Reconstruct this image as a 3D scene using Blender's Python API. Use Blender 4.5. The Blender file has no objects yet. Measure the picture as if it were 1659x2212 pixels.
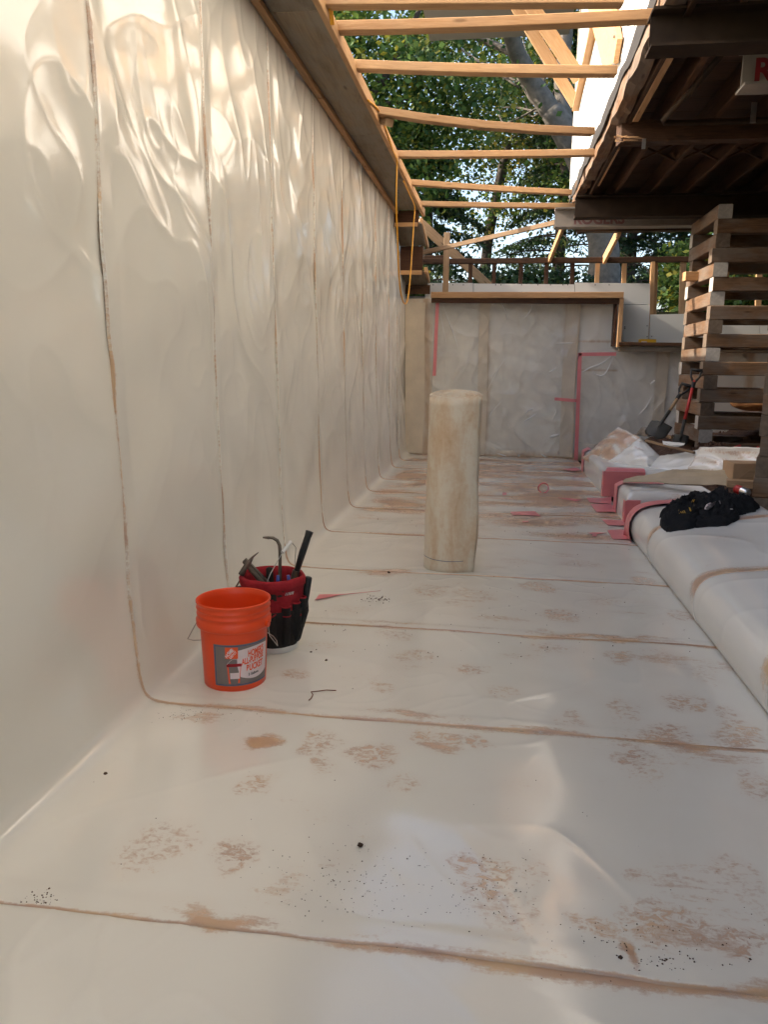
import bpy, bmesh, math, random
import numpy as np
from mathutils import Vector, Matrix
random.seed(7); RNG = np.random.default_rng(7)
S = bpy.context.scene
COL = S.collection
R_ = math.radians

# ------------------------------------------------------------------ camera
W_, H_, F_ = 1659.0, 2212.0, 1660.0        # pixel frame in which the photograph was measured
CZ = 1.36                                   # eye height above the pit floor
def cam_rot(vpx=1078, vpy=793, roll=0.013):
    u = (vpx - W_/2)/F_; v = -(vpy - H_/2)/F_
    c, s = math.cos(roll), math.sin(roll)
    ux = c*u - s*v; vy = s*u + c*v
    n = math.sqrt(ux*ux + vy*vy + 1); p = -math.atan(vy)
    up = np.array([0, math.cos(p), -math.sin(p)]); d = np.array([ux, vy, -1])/n
    r = np.cross(d, up)
    return np.array([r, d, up]) @ np.array([[c, -s, 0], [s, c, 0], [0, 0, 1]])
CR = cam_rot(); CC = np.array([0, 0, CZ])
def _ray(x, y): return CR @ np.array([(x - W_/2)/F_, -(y - H_/2)/F_, -1.0])
def TZ(x, y, z=0.0): d = _ray(x, y); return Vector(CC + d*(z - CZ)/d[2])
def TX(x, y, X): d = _ray(x, y); return Vector(CC + d*X/d[0])
def TY(x, y, Y): d = _ray(x, y); return Vector(CC + d*Y/d[1])
cam = bpy.data.cameras.new('camera'); camo = bpy.data.objects.new('camera', cam); COL.objects.link(camo)
cam.sensor_fit = 'HORIZONTAL'; cam.sensor_width = 36; cam.lens = 36*F_/W_
cam.clip_start = 0.05; cam.clip_end = 2000
camo.matrix_world = Matrix.Translation((0, 0, CZ)) @ Matrix(CR.tolist()).to_4x4()
S.camera = camo

# ------------------------------------------------------------------ world, sun, exposure
SUN_EL, SUN_A = 30.0, 3.0                   # elevation; degrees that the sun stands behind the pure left
world = bpy.data.worlds.new('World'); S.world = world; world.use_nodes = True
wn = world.node_tree.nodes; wl = world.node_tree.links
sky = wn.new('ShaderNodeTexSky'); sky.sky_type = 'NISHITA'; sky.sun_disc = False
sky.sun_elevation = R_(SUN_EL); sky.sun_rotation = math.atan2(-math.cos(R_(SUN_A)), -math.sin(R_(SUN_A)))
sky.air_density = 1.0; sky.dust_density = 3.0; sky.ozone_density = 1.0
wl.new(sky.outputs[0], wn['Background'].inputs[0]); wn['Background'].inputs[1].default_value = 0.15
sun = bpy.data.lights.new('sun', 'SUN'); sun.energy = 3.0; sun.angle = R_(0.5); sun.color = (1.0, 0.90, 0.77)
suno = bpy.data.objects.new('sun', sun); COL.objects.link(suno)
sd = Vector((-math.cos(R_(SUN_EL))*math.cos(R_(SUN_A)), -math.cos(R_(SUN_EL))*math.sin(R_(SUN_A)), math.sin(R_(SUN_EL))))
suno.rotation_euler = sd.to_track_quat('Z', 'Y').to_euler()
S.view_settings.view_transform = 'Standard'; S.view_settings.look = 'None'
S.view_settings.gamma = 1; S.view_settings.use_curve_mapping = False
S.view_settings.exposure = 1.62
S.render.engine = 'CYCLES'
S.cycles.use_adaptive_sampling = True; S.cycles.adaptive_threshold = 0.025; S.cycles.adaptive_min_samples = 20
S.cycles.max_bounces = 6; S.cycles.diffuse_bounces = 3; S.cycles.glossy_bounces = 3; S.cycles.transmission_bounces = 3; S.cycles.transparent_max_bounces = 6

# ------------------------------------------------------------------ noise
_perm = RNG.permutation(256); _perm = np.concatenate([_perm, _perm, _perm])
_ang = RNG.random(256)*2*np.pi; _gx, _gy = np.cos(_ang), np.sin(_ang)
def perlin(x, y, seed=0):
    x = np.asarray(x, float) + seed*17.13; y = np.asarray(y, float) + seed*7.77
    xi = np.floor(x).astype(int); yi = np.floor(y).astype(int); xf = x - xi; yf = y - yi
    u = xf**3*(xf*(xf*6 - 15) + 10); v = yf**3*(yf*(yf*6 - 15) + 10)
    def g(ix, iy, dx, dy):
        h = _perm[(_perm[ix % 256] + iy) % 256]; return _gx[h]*dx + _gy[h]*dy
    a = g(xi, yi, xf, yf); b = g(xi+1, yi, xf-1, yf); c = g(xi, yi+1, xf, yf-1); d = g(xi+1, yi+1, xf-1, yf-1)
    return (a + u*(b-a) + v*((c + u*(d-c)) - (a + u*(b-a))))*1.4
def fbm(x, y, seed=0, o=3):
    return sum(perlin(x*2**i, y*2**i, seed + i*3)/2**i for i in range(o))
def sst(a, b, x):
    t = np.clip((x - a)/(b - a), 0, 1); return t*t*(3 - 2*t)

# ------------------------------------------------------------------ materials
def mat(name):
    m = bpy.data.materials.new(name); m.use_nodes = True
    n = m.node_tree.nodes; return m, n, m.node_tree.links, n['Principled BSDF']
def node(n, t, **kw):
    o = n.new(t)
    for k, v in kw.items(): setattr(o, k, v)
    return o
def math_(n, l, op, a, b=None, clamp=False):
    m = n.new('ShaderNodeMath'); m.operation = op; m.use_clamp = clamp
    for i, q in enumerate((a, b)):
        if q is None: continue
        if isinstance(q, (int, float)): m.inputs[i].default_value = q
        else: l.new(q, m.inputs[i])
    return m.outputs[0]
def mixc(n, l, fac, a, b, mode='MIX'):
    m = n.new('ShaderNodeMix'); m.data_type = 'RGBA'; m.blend_type = mode
    for k, q in ((0, fac), (6, a), (7, b)):
        if isinstance(q, (int, float)): m.inputs[k].default_value = q
        elif isinstance(q, tuple): m.inputs[k].default_value = (*q, 1) if len(q) == 3 else q
        else: l.new(q, m.inputs[k])
    return m.outputs[2]
def ramp(n, l, f, stops):
    r = n.new('ShaderNodeValToRGB'); e = r.color_ramp.elements
    while len(e) < len(stops): e.new(0.5)
    for q, (p, c) in zip(e, stops): q.position = p; q.color = (*c, 1) if len(c) == 3 else c
    l.new(f, r.inputs[0]); return r.outputs[0]
def noise(n, l, vec, scale, detail=4, rough=0.55, dist=0.0):
    t = n.new('ShaderNodeTexNoise'); t.inputs['Scale'].default_value = scale; t.inputs['Detail'].default_value = detail
    t.inputs['Roughness'].default_value = rough; t.inputs['Distortion'].default_value = dist
    if vec is not None: l.new(vec, t.inputs['Vector'])
    return t.outputs[0]
def mapping(n, l, vec, scale=(1, 1, 1), loc=None):
    m = n.new('ShaderNodeMapping'); m.inputs['Scale'].default_value = scale
    l.new(vec, m.inputs['Vector'])
    if loc is not None: l.new(loc, m.inputs['Location'])
    return m.outputs[0]
def bump(n, l, b, h, s=0.3, d=0.01):
    o = n.new('ShaderNodeBump'); o.inputs['Strength'].default_value = s; o.inputs['Distance'].default_value = d
    l.new(h, o.inputs['Height']); l.new(o.outputs[0], b.inputs['Normal'])
def pos(n): return n.new('ShaderNodeNewGeometry').outputs['Position']
def objc(n): return n.new('ShaderNodeTexCoord').outputs['Object']

def simple(name, c, rough=0.5, metal=0, var=0.15, scale=30, bumps=0.0, spec=0.5):
    m, n, l, b = mat(name)
    t = noise(n, l, objc(n), scale)
    col = mixc(n, l, t, tuple(x*(1-var) for x in c), tuple(min(1, x*(1+var)) for x in c))
    l.new(col, b.inputs['Base Color']); b.inputs['Roughness'].default_value = rough; b.inputs['Metallic'].default_value = metal
    b.inputs['Specular IOR Level'].default_value = spec
    if bumps: bump(n, l, b, t, bumps, 0.005)
    return m

def wood(name, c1, c2, knots=True, rough=0.7, grain=1.0, weather=0.0, wcol=(.32, .29, .25)):
    """Lumber: local X is the length."""
    m, n, l, b = mat(name)
    oi = n.new('ShaderNodeObjectInfo'); rnd = oi.outputs['Random']
    off = n.new('ShaderNodeCombineXYZ'); l.new(math_(n, l, 'MULTIPLY', rnd, 37.0), off.inputs[0]); l.new(math_(n, l, 'MULTIPLY', rnd, 11.0), off.inputs[1])
    v = mapping(n, l, objc(n), (1.2, 14, 14), off.outputs[0])
    g = noise(n, l, v, 3.0*grain, 6, 0.65, 1.2)
    v2 = mapping(n, l, objc(n), (3, 90, 90), off.outputs[0])
    g2 = noise(n, l, v2, 2.0, 3, 0.6)
    gg = math_(n, l, 'ADD', math_(n, l, 'MULTIPLY', g, 0.75), math_(n, l, 'MULTIPLY', g2, 0.25))
    col = ramp(n, l, gg, [(0.30, c2), (0.48, tuple((a+q)/2 for a, q in zip(c1, c2))), (0.68, c1)])
    hv = n.new('ShaderNodeHueSaturation'); l.new(col, hv.inputs['Color'])
    l.new(math_(n, l, 'ADD', math_(n, l, 'MULTIPLY', rnd, 0.45), 0.78), hv.inputs['Value'])
    col = hv.outputs[0]
    big = noise(n, l, mapping(n, l, objc(n), (1, 2.5, 2.5), off.outputs[0]), 2.3, 5, 0.6)
    if weather > 0:
        f = math_(n, l, 'MULTIPLY', ramp(n, l, big, [(0.42, (0, 0, 0)), (0.62, (1, 1, 1))]), weather)
        col = mixc(n, l, f, col, wcol)
    if knots:
        vo = n.new('ShaderNodeTexVoronoi'); vo.inputs['Scale'].default_value = 1.0
        l.new(mapping(n, l, objc(n), (2.3, 9, 9), off.outputs[0]), vo.inputs['Vector'])
        k = ramp(n, l, vo.outputs['Distance'], [(0.05, (1, 1, 1)), (0.13, (0, 0, 0))])
        col = mixc(n, l, math_(n, l, 'MULTIPLY', k, 0.6), col, tuple(x*0.35 for x in c2))
    l.new(col, b.inputs['Base Color']); b.inputs['Roughness'].default_value = rough
    b.inputs['Specular IOR Level'].default_value = 0.3
    bump(n, l, b, gg, 0.25, 0.004)
    return m

def plastic(name, base=(.82, .785, .705), rough=0.125, dirty=True):
    """Cream sheeting: colour of clay smears from the mesh's own dirt fields (smear, print)."""
    m, n, l, b = mat(name)
    p = pos(n)
    lo = noise(n, l, p, 1.7, 3)
    col = mixc(n, l, lo, tuple(x*0.95 for x in base), tuple(min(1, x*1.04) for x in base))
    rg = math_(n, l, 'ADD', math_(n, l, 'MULTIPLY', noise(n, l, p, 2.4, 2), 0.08), rough - 0.04)
    if dirty:
        at = n.new('ShaderNodeAttribute'); at.attribute_name = 'smear'
        ap = n.new('ShaderNodeAttribute'); ap.attribute_name = 'print'
        st = noise(n, l, mapping(n, l, p, (5, 24, 16)), 1.5, 5, 0.74, 0.5)
        st2 = noise(n, l, p, 55, 3, 0.7)
        s = math_(n, l, 'ADD', math_(n, l, 'MULTIPLY', st, 0.62), math_(n, l, 'MULTIPLY', st2, 0.38))
        f = math_(n, l, 'SUBTRACT', math_(n, l, 'ADD', math_(n, l, 'MULTIPLY', at.outputs['Fac'], 0.50), s), 0.69)
        f = math_(n, l, 'MULTIPLY', math_(n, l, 'MULTIPLY', f, 4.2, True), math_(n, l, 'MULTIPLY', at.outputs['Fac'], 2.6, True))
        tn = noise(n, l, mapping(n, l, p, (1, 1.5, 1)), 24, 4, 0.72, 0.9)
        tr = ramp(n, l, tn, [(0.44, (0, 0, 0)), (0.60, (1, 1, 1))])
        pf = math_(n, l, 'SUBTRACT', math_(n, l, 'ADD', ap.outputs['Fac'], math_(n, l, 'MULTIPLY', st2, 1.1)), 0.90)
        pf = math_(n, l, 'MULTIPLY', math_(n, l, 'MULTIPLY', pf, 2.2, True), tr)
        pf = math_(n, l, 'MULTIPLY', pf, 0.70)
        f = math_(n, l, 'MULTIPLY', f, 0.72)
        tot = math_(n, l, 'MAXIMUM', math_(n, l, 'MAXIMUM', f, pf), math_(n, l, 'MULTIPLY', math_(n, l, 'MAXIMUM', at.outputs['Fac'], ap.outputs['Fac']), 0.10))
        dc = ramp(n, l, noise(n, l, p, 5.0, 4), [(0.35, (.36, .13, .032)), (0.5, (.48, .205, .055)), (0.68, (.56, .28, .06))])
        col = mixc(n, l, tot, col, dc)
        rg = math_(n, l, 'ADD', rg, math_(n, l, 'MULTIPLY', tot, 0.25))
    l.new(col, b.inputs['Base Color']); l.new(rg, b.inputs['Roughness'])
    b.inputs['Specular IOR Level'].default_value = 0.85
    bump(n, l, b, noise(n, l, p, 9, 2), 0.03, 0.004)
    return m

M = {}
M['plastic'] = plastic('plastic_cream')
M['plastic_white'] = plastic('plastic_white', (.84, .825, .77), 0.15)
M['roll'] = None
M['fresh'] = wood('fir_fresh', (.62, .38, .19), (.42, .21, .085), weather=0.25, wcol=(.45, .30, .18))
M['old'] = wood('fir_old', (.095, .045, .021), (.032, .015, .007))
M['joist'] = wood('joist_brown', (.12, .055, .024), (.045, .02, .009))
M['crib'] = wood('crib_weathered', (.23, .128, .066), (.082, .042, .021), weather=0.6, wcol=(.21, .178, .147))
M['lath'] = wood('lath_tan', (.46, .31, .18), (.28, .17, .09))
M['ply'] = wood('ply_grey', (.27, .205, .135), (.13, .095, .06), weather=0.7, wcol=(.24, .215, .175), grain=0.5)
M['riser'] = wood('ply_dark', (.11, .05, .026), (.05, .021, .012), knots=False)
M['steel'] = simple('steel_rusty_grey', (.042, .026, .016), 0.8, 0.0, 0.5, 9, 0, 0.15)
M['panel'] = simple('white_panel', (.68, .67, .63), 0.6, 0, 0.05, 3)
M['pink'] = simple('pink_tape', (.80, .25, .26), 0.3, 0, 0.14, 8, 0.1)
M['black_cloth'] = simple('black_cloth', (.017, .017, .018), 0.95, 0, 0.4, 120, 0.4, 0.15)
M['white_paint'] = simple('white_siding', (.80, .78, .74), 0.55, 0, 0.05, 6)
M['felt'] = simple('black_felt', (.03, .025, .022), 0.9, 0, 0.5, 20)
M['orange'] = simple('orange_plastic', (.86, .075, .012), 0.36, 0, 0.05, 6)
M['red_cloth'] = simple('red_canvas', (.33, .022, .03), 0.9, 0, 0.35, 60, 0.3, 0.2)
M['dark_cloth'] = simple('dark_canvas', (.022, .018, .016), 0.85, 0, 0.45, 50, 0.3, 0.3)
M['white_plastic'] = simple('white_bucket', (.72, .71, .68), 0.4, 0, 0.12, 12)
M['tool_steel'] = simple('tool_steel', (.17, .14, .11), 0.45, 0.6, 0.5, 25, 0.2)
M['rubber'] = simple('black_rubber', (.018, .018, .018), 0.6, 0, 0.4, 30)
M['blue'] = simple('blue_grip', (.02, .05, .30), 0.4)
M['yellow'] = simple('yellow_plastic', (.75, .42, .02), 0.4)
M['cord'] = simple('yellow_cord', (.72, .34, .015), 0.45)
M['red_paint'] = simple('red_paint', (.50, .035, .03), 0.45)
M['stencil'] = simple('stencil_red', (.24, .01, .014), 0.6, 0, 0.4, 25)
M['beam_white'] = simple('beam_pale', (.27, .23, .19), 0.6, 0, 0.3, 8)
M['stencil_faded'] = simple('stencil_faded', (.20, .085, .075), 0.7, 0, 0.5, 25)
M['shovel_steel'] = simple('shovel_steel', (.055, .05, .04), 0.6, 0.2, 0.5, 14)
M['wire'] = simple('wire_steel', (.45, .44, .42), 0.35, 0.9)
M['grey'] = simple('grey_print', (.20, .165, .155), 0.45, 0, 0.06)
M['print_white'] = simple('print_white', (.80, .66, .66), 0.45, 0, 0.04)
M['print_orange'] = simple('print_orange', (.86, .10, .02), 0.45, 0, 0.04)
M['print_black'] = simple('print_black', (.015, .012, .012), 0.5)
M['print_blue'] = simple('print_blue', (.035, .065, .21), 0.45)
M['concrete'] = simple('concrete', (.34, .33, .30), 0.85, 0, 0.2, 7, 0.3)
M['card'] = simple('cardboard', (.46, .30, .17), 0.8, 0, 0.12, 14)
M['tan_sheet'] = simple('tan_sheet', (.47, .37, .24), 0.5, 0, 0.3, 6)
M['can'] = simple('can_silver', (.70, .70, .70), 0.3, 0.9, 0.1)
M['bark'] = simple('bark_grey', (.14, .12, .098), 0.95, 0, 0.75, 9, 0.9)
M['bark_dark'] = simple('bark_dark', (.07, .055, .045), 0.95, 0, 0.5, 8, 0.9)
M['porch'] = simple('porch_grey', (.36, .32, .31), 0.6, 0, 0.08, 3)
M['glass'] = simple('lamp_glass', (.75, .72, .62), 0.15)

def soil_mat():
    m, n, l, b = mat('soil'); p = pos(n)
    t = noise(n, l, p, 26, 8, 0.7)
    l.new(ramp(n, l, t, [(0.3, (.035, .018, .010)), (0.55, (.10, .050, .027)), (0.75, (.17, .09, .05))]), b.inputs['Base Color'])
    b.inputs['Roughness'].default_value = 0.95; bump(n, l, b, t, 0.8, 0.03); return m
M['soil'] = soil_mat()
def grass_mat():
    m, n, l, b = mat('ground_grass'); p = pos(n); t = noise(n, l, p, 1.2, 8, 0.7)
    l.new(ramp(n, l, t, [(0.35, (.05, .035, .02)), (0.6, (.05, .075, .025))]), b.inputs['Base Color'])
    b.inputs['Roughness'].default_value = 0.95; bump(n, l, b, t, 0.6, 0.05); return m
M['ground'] = grass_mat()
def leaf_mat(name, c1, c2, tr=0.35):
    m, n, l, b = mat(name)
    g = n.new('ShaderNodeNewGeometry')
    col = ramp(n, l, g.outputs['Random Per Island'], [(0.1, c1), (0.8, c2), (0.97, (min(1, c2[0]*2.6), c2[1]*1.5, c2[2]))])
    l.new(col, b.inputs['Base Color']); b.inputs['Roughness'].default_value = 0.55
    b.inputs['Specular IOR Level'].default_value = 0.3
    t = n.new('ShaderNodeBsdfTranslucent'); l.new(col, t.inputs['Color'])
    mx = n.new('ShaderNodeMixShader'); mx.inputs[0].default_value = tr
    l.new(b.outputs[0], mx.inputs[1]); l.new(t.outputs[0], mx.inputs[2]); l.new(mx.outputs[0], n['Material Output'].inputs[0])
    return m
M['leaf'] = leaf_mat('leaf_broad', (.036, .085, .02), (.12, .19, .04))
M['leaf_y'] = leaf_mat('leaf_broad_yellow', (.045, .075, .015), (.13, .16, .03))
M['needle'] = leaf_mat('needle_dark', (.016, .038, .016), (.040, .078, .024), 0.2)
def film_mat():
    m, n, l, b = mat('clear_film')
    b.inputs['Base Color'].default_value = (.85, .82, .76, 1); b.inputs['Coat Weight'].default_value = 1.0; b.inputs['Coat Roughness'].default_value = 0.06; b.inputs['Roughness'].default_value = 0.09
    b.inputs['Specular IOR Level'].default_value = 1.0; p = pos(n)
    l.new(math_(n, l, 'ADD', math_(n, l, 'MULTIPLY', noise(n, l, p, 2.2, 3), 0.45), -0.02), b.inputs['Alpha'])
    return m
M['film'] = film_mat()
def farwall_mat():
    m, n, l, b = mat('stained_liner'); p = pos(n)
    at = n.new('ShaderNodeAttribute'); at.attribute_name = 'smear'
    st = noise(n, l, mapping(n, l, p, (7, 1, 2.2)), 2.0, 7, 0.65)
    f = math_(n, l, 'MULTIPLY', math_(n, l, 'SUBTRACT', math_(n, l, 'ADD', math_(n, l, 'MULTIPLY', at.outputs['Fac'], .8), st), .62), 1.6, True)
    col = mixc(n, l, math_(n, l, 'MULTIPLY', f, .75), (.87, .83, .74), (.58, .38, .20))
    l.new(col, b.inputs['Base Color']); b.inputs['Roughness'].default_value = 0.24
    return m
M['farwall'] = farwall_mat()

# ------------------------------------------------------------------ builders
def lnk(o, parent=None):
    COL.objects.link(o)
    if parent is not None: o.parent = parent
    return o
def tag(o, label=None, cat=None, group=None, kind=None):
    if label: o['label'] = label
    if cat: o['category'] = cat
    if group: o['group'] = group
    if kind: o['kind'] = kind
    return o
def thing(name, label, cat, loc=(0, 0, 0), group=None, rot=None):
    o = bpy.data.objects.new(name, None); COL.objects.link(o); o.location = loc; o.empty_display_size = 0.1
    if rot: o.rotation_euler = rot
    return tag(o, label, cat, group)
class MB:
    def __init__(s): s.v = []; s.f = []
    def add(s, v, f):
        k = len(s.v); s.v += [tuple(q) for q in v]; s.f += [tuple(i + k for i in q) for q in f]; return s
    def box(s, a, b):
        x0, y0, z0 = a; x1, y1, z1 = b
        return s.add([(x0, y0, z0), (x1, y0, z0), (x1, y1, z0), (x0, y1, z0), (x0, y0, z1), (x1, y0, z1), (x1, y1, z1), (x0, y1, z1)],
                     [(3, 2, 1, 0), (4, 5, 6, 7), (0, 1, 5, 4), (1, 2, 6, 5), (2, 3, 7, 6), (3, 0, 4, 7)])
    def tube(s, pts, r, seg=8, cap=True):
        pts = [Vector(p) for p in pts]; n = len(pts)
        rs = r if isinstance(r, (list, tuple)) else [r]*n
        t0 = (pts[1] - pts[0]).normalized(); nx = t0.orthogonal().normalized(); V = []
        for i, p in enumerate(pts):
            t = (pts[min(i+1, n-1)] - pts[max(i-1, 0)]).normalized()
            nx = (nx - t*nx.dot(t)).normalized(); ny = t.cross(nx)
            for k in range(seg):
                a = 2*math.pi*k/seg; V.append(p + (nx*math.cos(a) + ny*math.sin(a))*rs[i])
        Fc = [(i*seg + k, i*seg + (k+1) % seg, (i+1)*seg + (k+1) % seg, (i+1)*seg + k) for i in range(n-1) for k in range(seg)]
        if cap: Fc += [tuple(range(seg-1, -1, -1)), tuple((n-1)*seg + k for k in range(seg))]
        return s.add(V, Fc)
    def lathe(s, prof, seg=48, c=(0, 0, 0), wob=None):
        V = []; n = len(prof)
        for (r, z) in prof:
            for k in range(seg):
                a = 2*math.pi*k/seg; rr = r if wob is None else r*wob(a, z)
                V.append((c[0] + rr*math.cos(a), c[1] + rr*math.sin(a), c[2] + z))
        return s.add(V, [(i*seg + k, i*seg + (k+1) % seg, (i+1)*seg + (k+1) % seg, (i+1)*seg + k) for i in range(n-1) for k in range(seg)])
    def prism(s, poly, off):
        off = Vector(off); n = len(poly); V = [Vector(p) for p in poly]; V += [p + off for p in V]
        return s.add(V, [tuple(range(n)), tuple(range(2*n-1, n-1, -1))] + [(i, i+n, (i+1) % n + n, (i+1) % n) for i in range(n)])
    def build(s, name, m, parent=None, smooth=False, bevel=0.0):
        me = bpy.data.meshes.new(name); me.from_pydata(s.v, [], s.f); me.update()
        bm = bmesh.new(); bm.from_mesh(me)
        bmesh.ops.recalc_face_normals(bm, faces=bm.faces)
        if bevel: bmesh.ops.bevel(bm, geom=list(bm.edges), offset=bevel, segments=2, affect='EDGES', clamp_overlap=True)
        bm.to_mesh(me); bm.free()
        me.materials.append(m)
        if smooth: me.polygons.foreach_set('use_smooth', [True]*len(me.polygons))
        return lnk(bpy.data.objects.new(name, me), parent)
def grid(name, P, m, parent=None, attrs=None, smooth=True, flip=False):
    nu, nv, _ = P.shape
    me = bpy.data.meshes.new(name); N = nu*nv
    i = np.arange(nu-1)[:, None]*nv + np.arange(nv-1)[None, :]
    q = np.stack([i, i+1, i+nv+1, i+nv], -1).reshape(-1, 4)
    if flip: q = q[:, ::-1]
    nf = len(q)
    me.vertices.add(N); me.vertices.foreach_set('co', P.reshape(-1).astype(np.float32))
    me.loops.add(nf*4); me.loops.foreach_set('vertex_index', q.reshape(-1).astype(np.int32))
    me.polygons.add(nf); me.polygons.foreach_set('loop_start', np.arange(0, nf*4, 4, dtype=np.int32))
    try: me.polygons.foreach_set('loop_total', np.full(nf, 4, dtype=np.int32))
    except Exception: pass
    me.update(calc_edges=True); me.validate()
    if smooth: me.polygons.foreach_set('use_smooth', np.ones(nf, dtype=bool))
    for k, a in (attrs or {}).items():
        at = me.attributes.new(k, 'FLOAT', 'POINT'); at.data.foreach_set('value', np.asarray(a, np.float32).reshape(-1))
    me.materials.append(m)
    return lnk(bpy.data.objects.new(name, me), parent)
def frame(p0, p1, upv=(0, 0, 1)):
    x = (p1 - p0).normalized(); u = Vector(upv); y = u.cross(x)
    if y.length < 1e-4: y = Vector((0, 1, 0)).cross(x)
    y.normalize(); z = x.cross(y)
    return Matrix((x, y, z)).transposed().to_4x4()
def lumber_mesh(L, w, h, ch=0.004, bow=0.0, seg=6, ends=(0, 0)):
    """Length along X from 0 to L, section w (Y) by h (Z), eased edges, slight bow."""
    sec = [(-w/2+ch, -h/2), (w/2-ch, -h/2), (w/2, -h/2+ch), (w/2, h/2-ch), (w/2-ch, h/2), (-w/2+ch, h/2), (-w/2, h/2-ch), (-w/2, -h/2+ch)]
    V = []; Fc = []
    for i in range(seg+1):
        t = i/seg; b = bow*4*t*(1-t)
        for (y, z) in sec: V.append((L*t, y, z + b))
    for i in range(seg):
        for k in range(8): Fc.append((i*8+k, i*8+(k+1) % 8, (i+1)*8+(k+1) % 8, (i+1)*8+k))
    Fc += [tuple(range(7, -1, -1)), tuple(seg*8+k for k in range(8))]
    mb = MB(); mb.add(V, Fc); return mb
def lumber(name, p0, p1, w, h, m, parent=None, up=(0, 0, 1), bow=0.0, ch=0.004, seg=4):
    p0, p1 = Vector(p0), Vector(p1); L = (p1-p0).length
    o = lumber_mesh(L, w, h, ch, bow, seg).build(name, m, parent)
    o.matrix_local = Matrix.Translation(p0) @ frame(p0, p1, up)
    return o
def text_mesh(txt, size, shear=0.0, bold=0.0):
    cu = bpy.data.curves.new('txt', 'FONT'); cu.body = txt; cu.size = size; cu.align_x = 'LEFT'; cu.shear = shear; cu.offset = bold
    o = bpy.data.objects.new('txt', cu); COL.objects.link(o)
    dg = bpy.context.evaluated_depsgraph_get(); dg.update()
    me = bpy.data.meshes.new_from_object(o.evaluated_get(dg)); v = [tuple(q.co) for q in me.vertices]; f = [tuple(p.vertices) for p in me.polygons]
    bpy.data.objects.remove(o); bpy.data.curves.remove(cu); bpy.data.meshes.remove(me)
    return v, f

# ================================================================== SETTING
YF = 12.0                                   # the end wall
XW = -1.44                                  # the left bank
g = MB()
g.add([(-400, -400, 3.22), (XW-.25, -400, 3.22), (XW-.25, 400, 3.22), (-400, 400, 3.22)], [(0, 1, 2, 3)])
g.add([(XW-.25, YF+.35, 2.2), (400, YF+.35, 2.2), (400, 400, 2.2), (XW-.25, 400, 2.2)], [(0, 1, 2, 3)])
g.add([(9.0, -400, 3.1), (400, -400, 3.1), (400, YF+.35, 3.1), (9.0, YF+.35, 3.1)], [(0, 1, 2, 3)])
g.add([(XW-.25, -400, -.06), (9.0, -400, -.06), (9.0, YF+.35, -.06), (XW-.25, YF+.35, -.06)], [(0, 1, 2, 3)])
g.add([(XW-.25, -400, -.06), (XW-.25, YF+.35, -.06), (XW-.25, YF+.35, 3.22), (XW-.25, -400, 3.22)], [(0, 1, 2, 3)])
g.add([(XW-.25, YF+.35, 2.2), (XW-.25, 400, 2.2), (XW-.25, 400, 3.22), (XW-.25, YF+.35, 3.22)], [(0, 1, 2, 3)])
g.add([(XW-.25, YF+.35, -.06), (9, YF+.35, -.06), (9, YF+.35, 2.2), (XW-.25, YF+.35, 2.2)], [(0, 1, 2, 3)])
g.add([(9, -400, -.06), (9, YF+.35, -.06), (9, YF+.35, 3.1), (9, -400, 3.1)], [(0, 1, 2, 3)])
tag(g.build('ground', M['ground']), kind='structure')

# soil bed under the house, right of the benches
def soil_z(X, Y):
    h1 = np.exp(-(((X-2.42)/.45)**2 + ((Y-8.8)/.6)**2)); h2 = np.exp(-(((X-4.2)/1.2)**2 + ((Y-10.8)/.8)**2))
    z = .18 + .18*sst(1.9, 2.35, X) + .05*fbm(X*1.1, Y*1.1, 3, 3) + .025*fbm(X*7, Y*7, 5, 3)
    return (z + .16*h1 + .45*h2 + (.05*np.abs(fbm(X*9, Y*9, 8, 3)))*(h1 + h2 + .25))*sst(1.3, 1.75, X)
nx, ny = 150, 260
X, Y = np.meshgrid(np.linspace(1.3, 8.5, nx), np.linspace(-4, YF+.1, ny), indexing='ij')
Zs = soil_z(X, Y)
tag(grid('soil', np.stack([X, Y, Zs], -1), M['soil']), kind='structure')

# ------------------------------------------------------------------ plastic liner: wall + floor sheets, bench sheets
SEAMS = [-1.9, -.75, .42, 1.58, 2.75, 3.83, 4.93, 6.08, 7.19, 8.19, 9.12, 10.2, 11.05, 12.0]
def resample(pts, step, it=4):
    p = np.array(pts, float)
    for _ in range(it):
        a = p[:-1]*.75 + p[1:]*.25; b = p[:-1]*.25 + p[1:]*.75
        q = np.empty((len(a)*2, 2)); q[0::2] = a; q[1::2] = b; p = np.vstack([p[:1], q, p[-1:]])
    d = np.r_[0, np.cumsum(np.hypot(*np.diff(p, axis=0).T))]
    s = np.linspace(0, d[-1], int(d[-1]/step)+1)
    r = np.stack([np.interp(s, d, p[:, 0]), np.interp(s, d, p[:, 1])], -1)
    t = np.gradient(r, axis=0); t /= np.linalg.norm(t, axis=1)[:, None]
    nrm = np.stack([-t[:, 1], t[:, 0]], -1)       # points into the pit for a profile running down the wall and to the right
    return r, nrm, s
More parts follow.
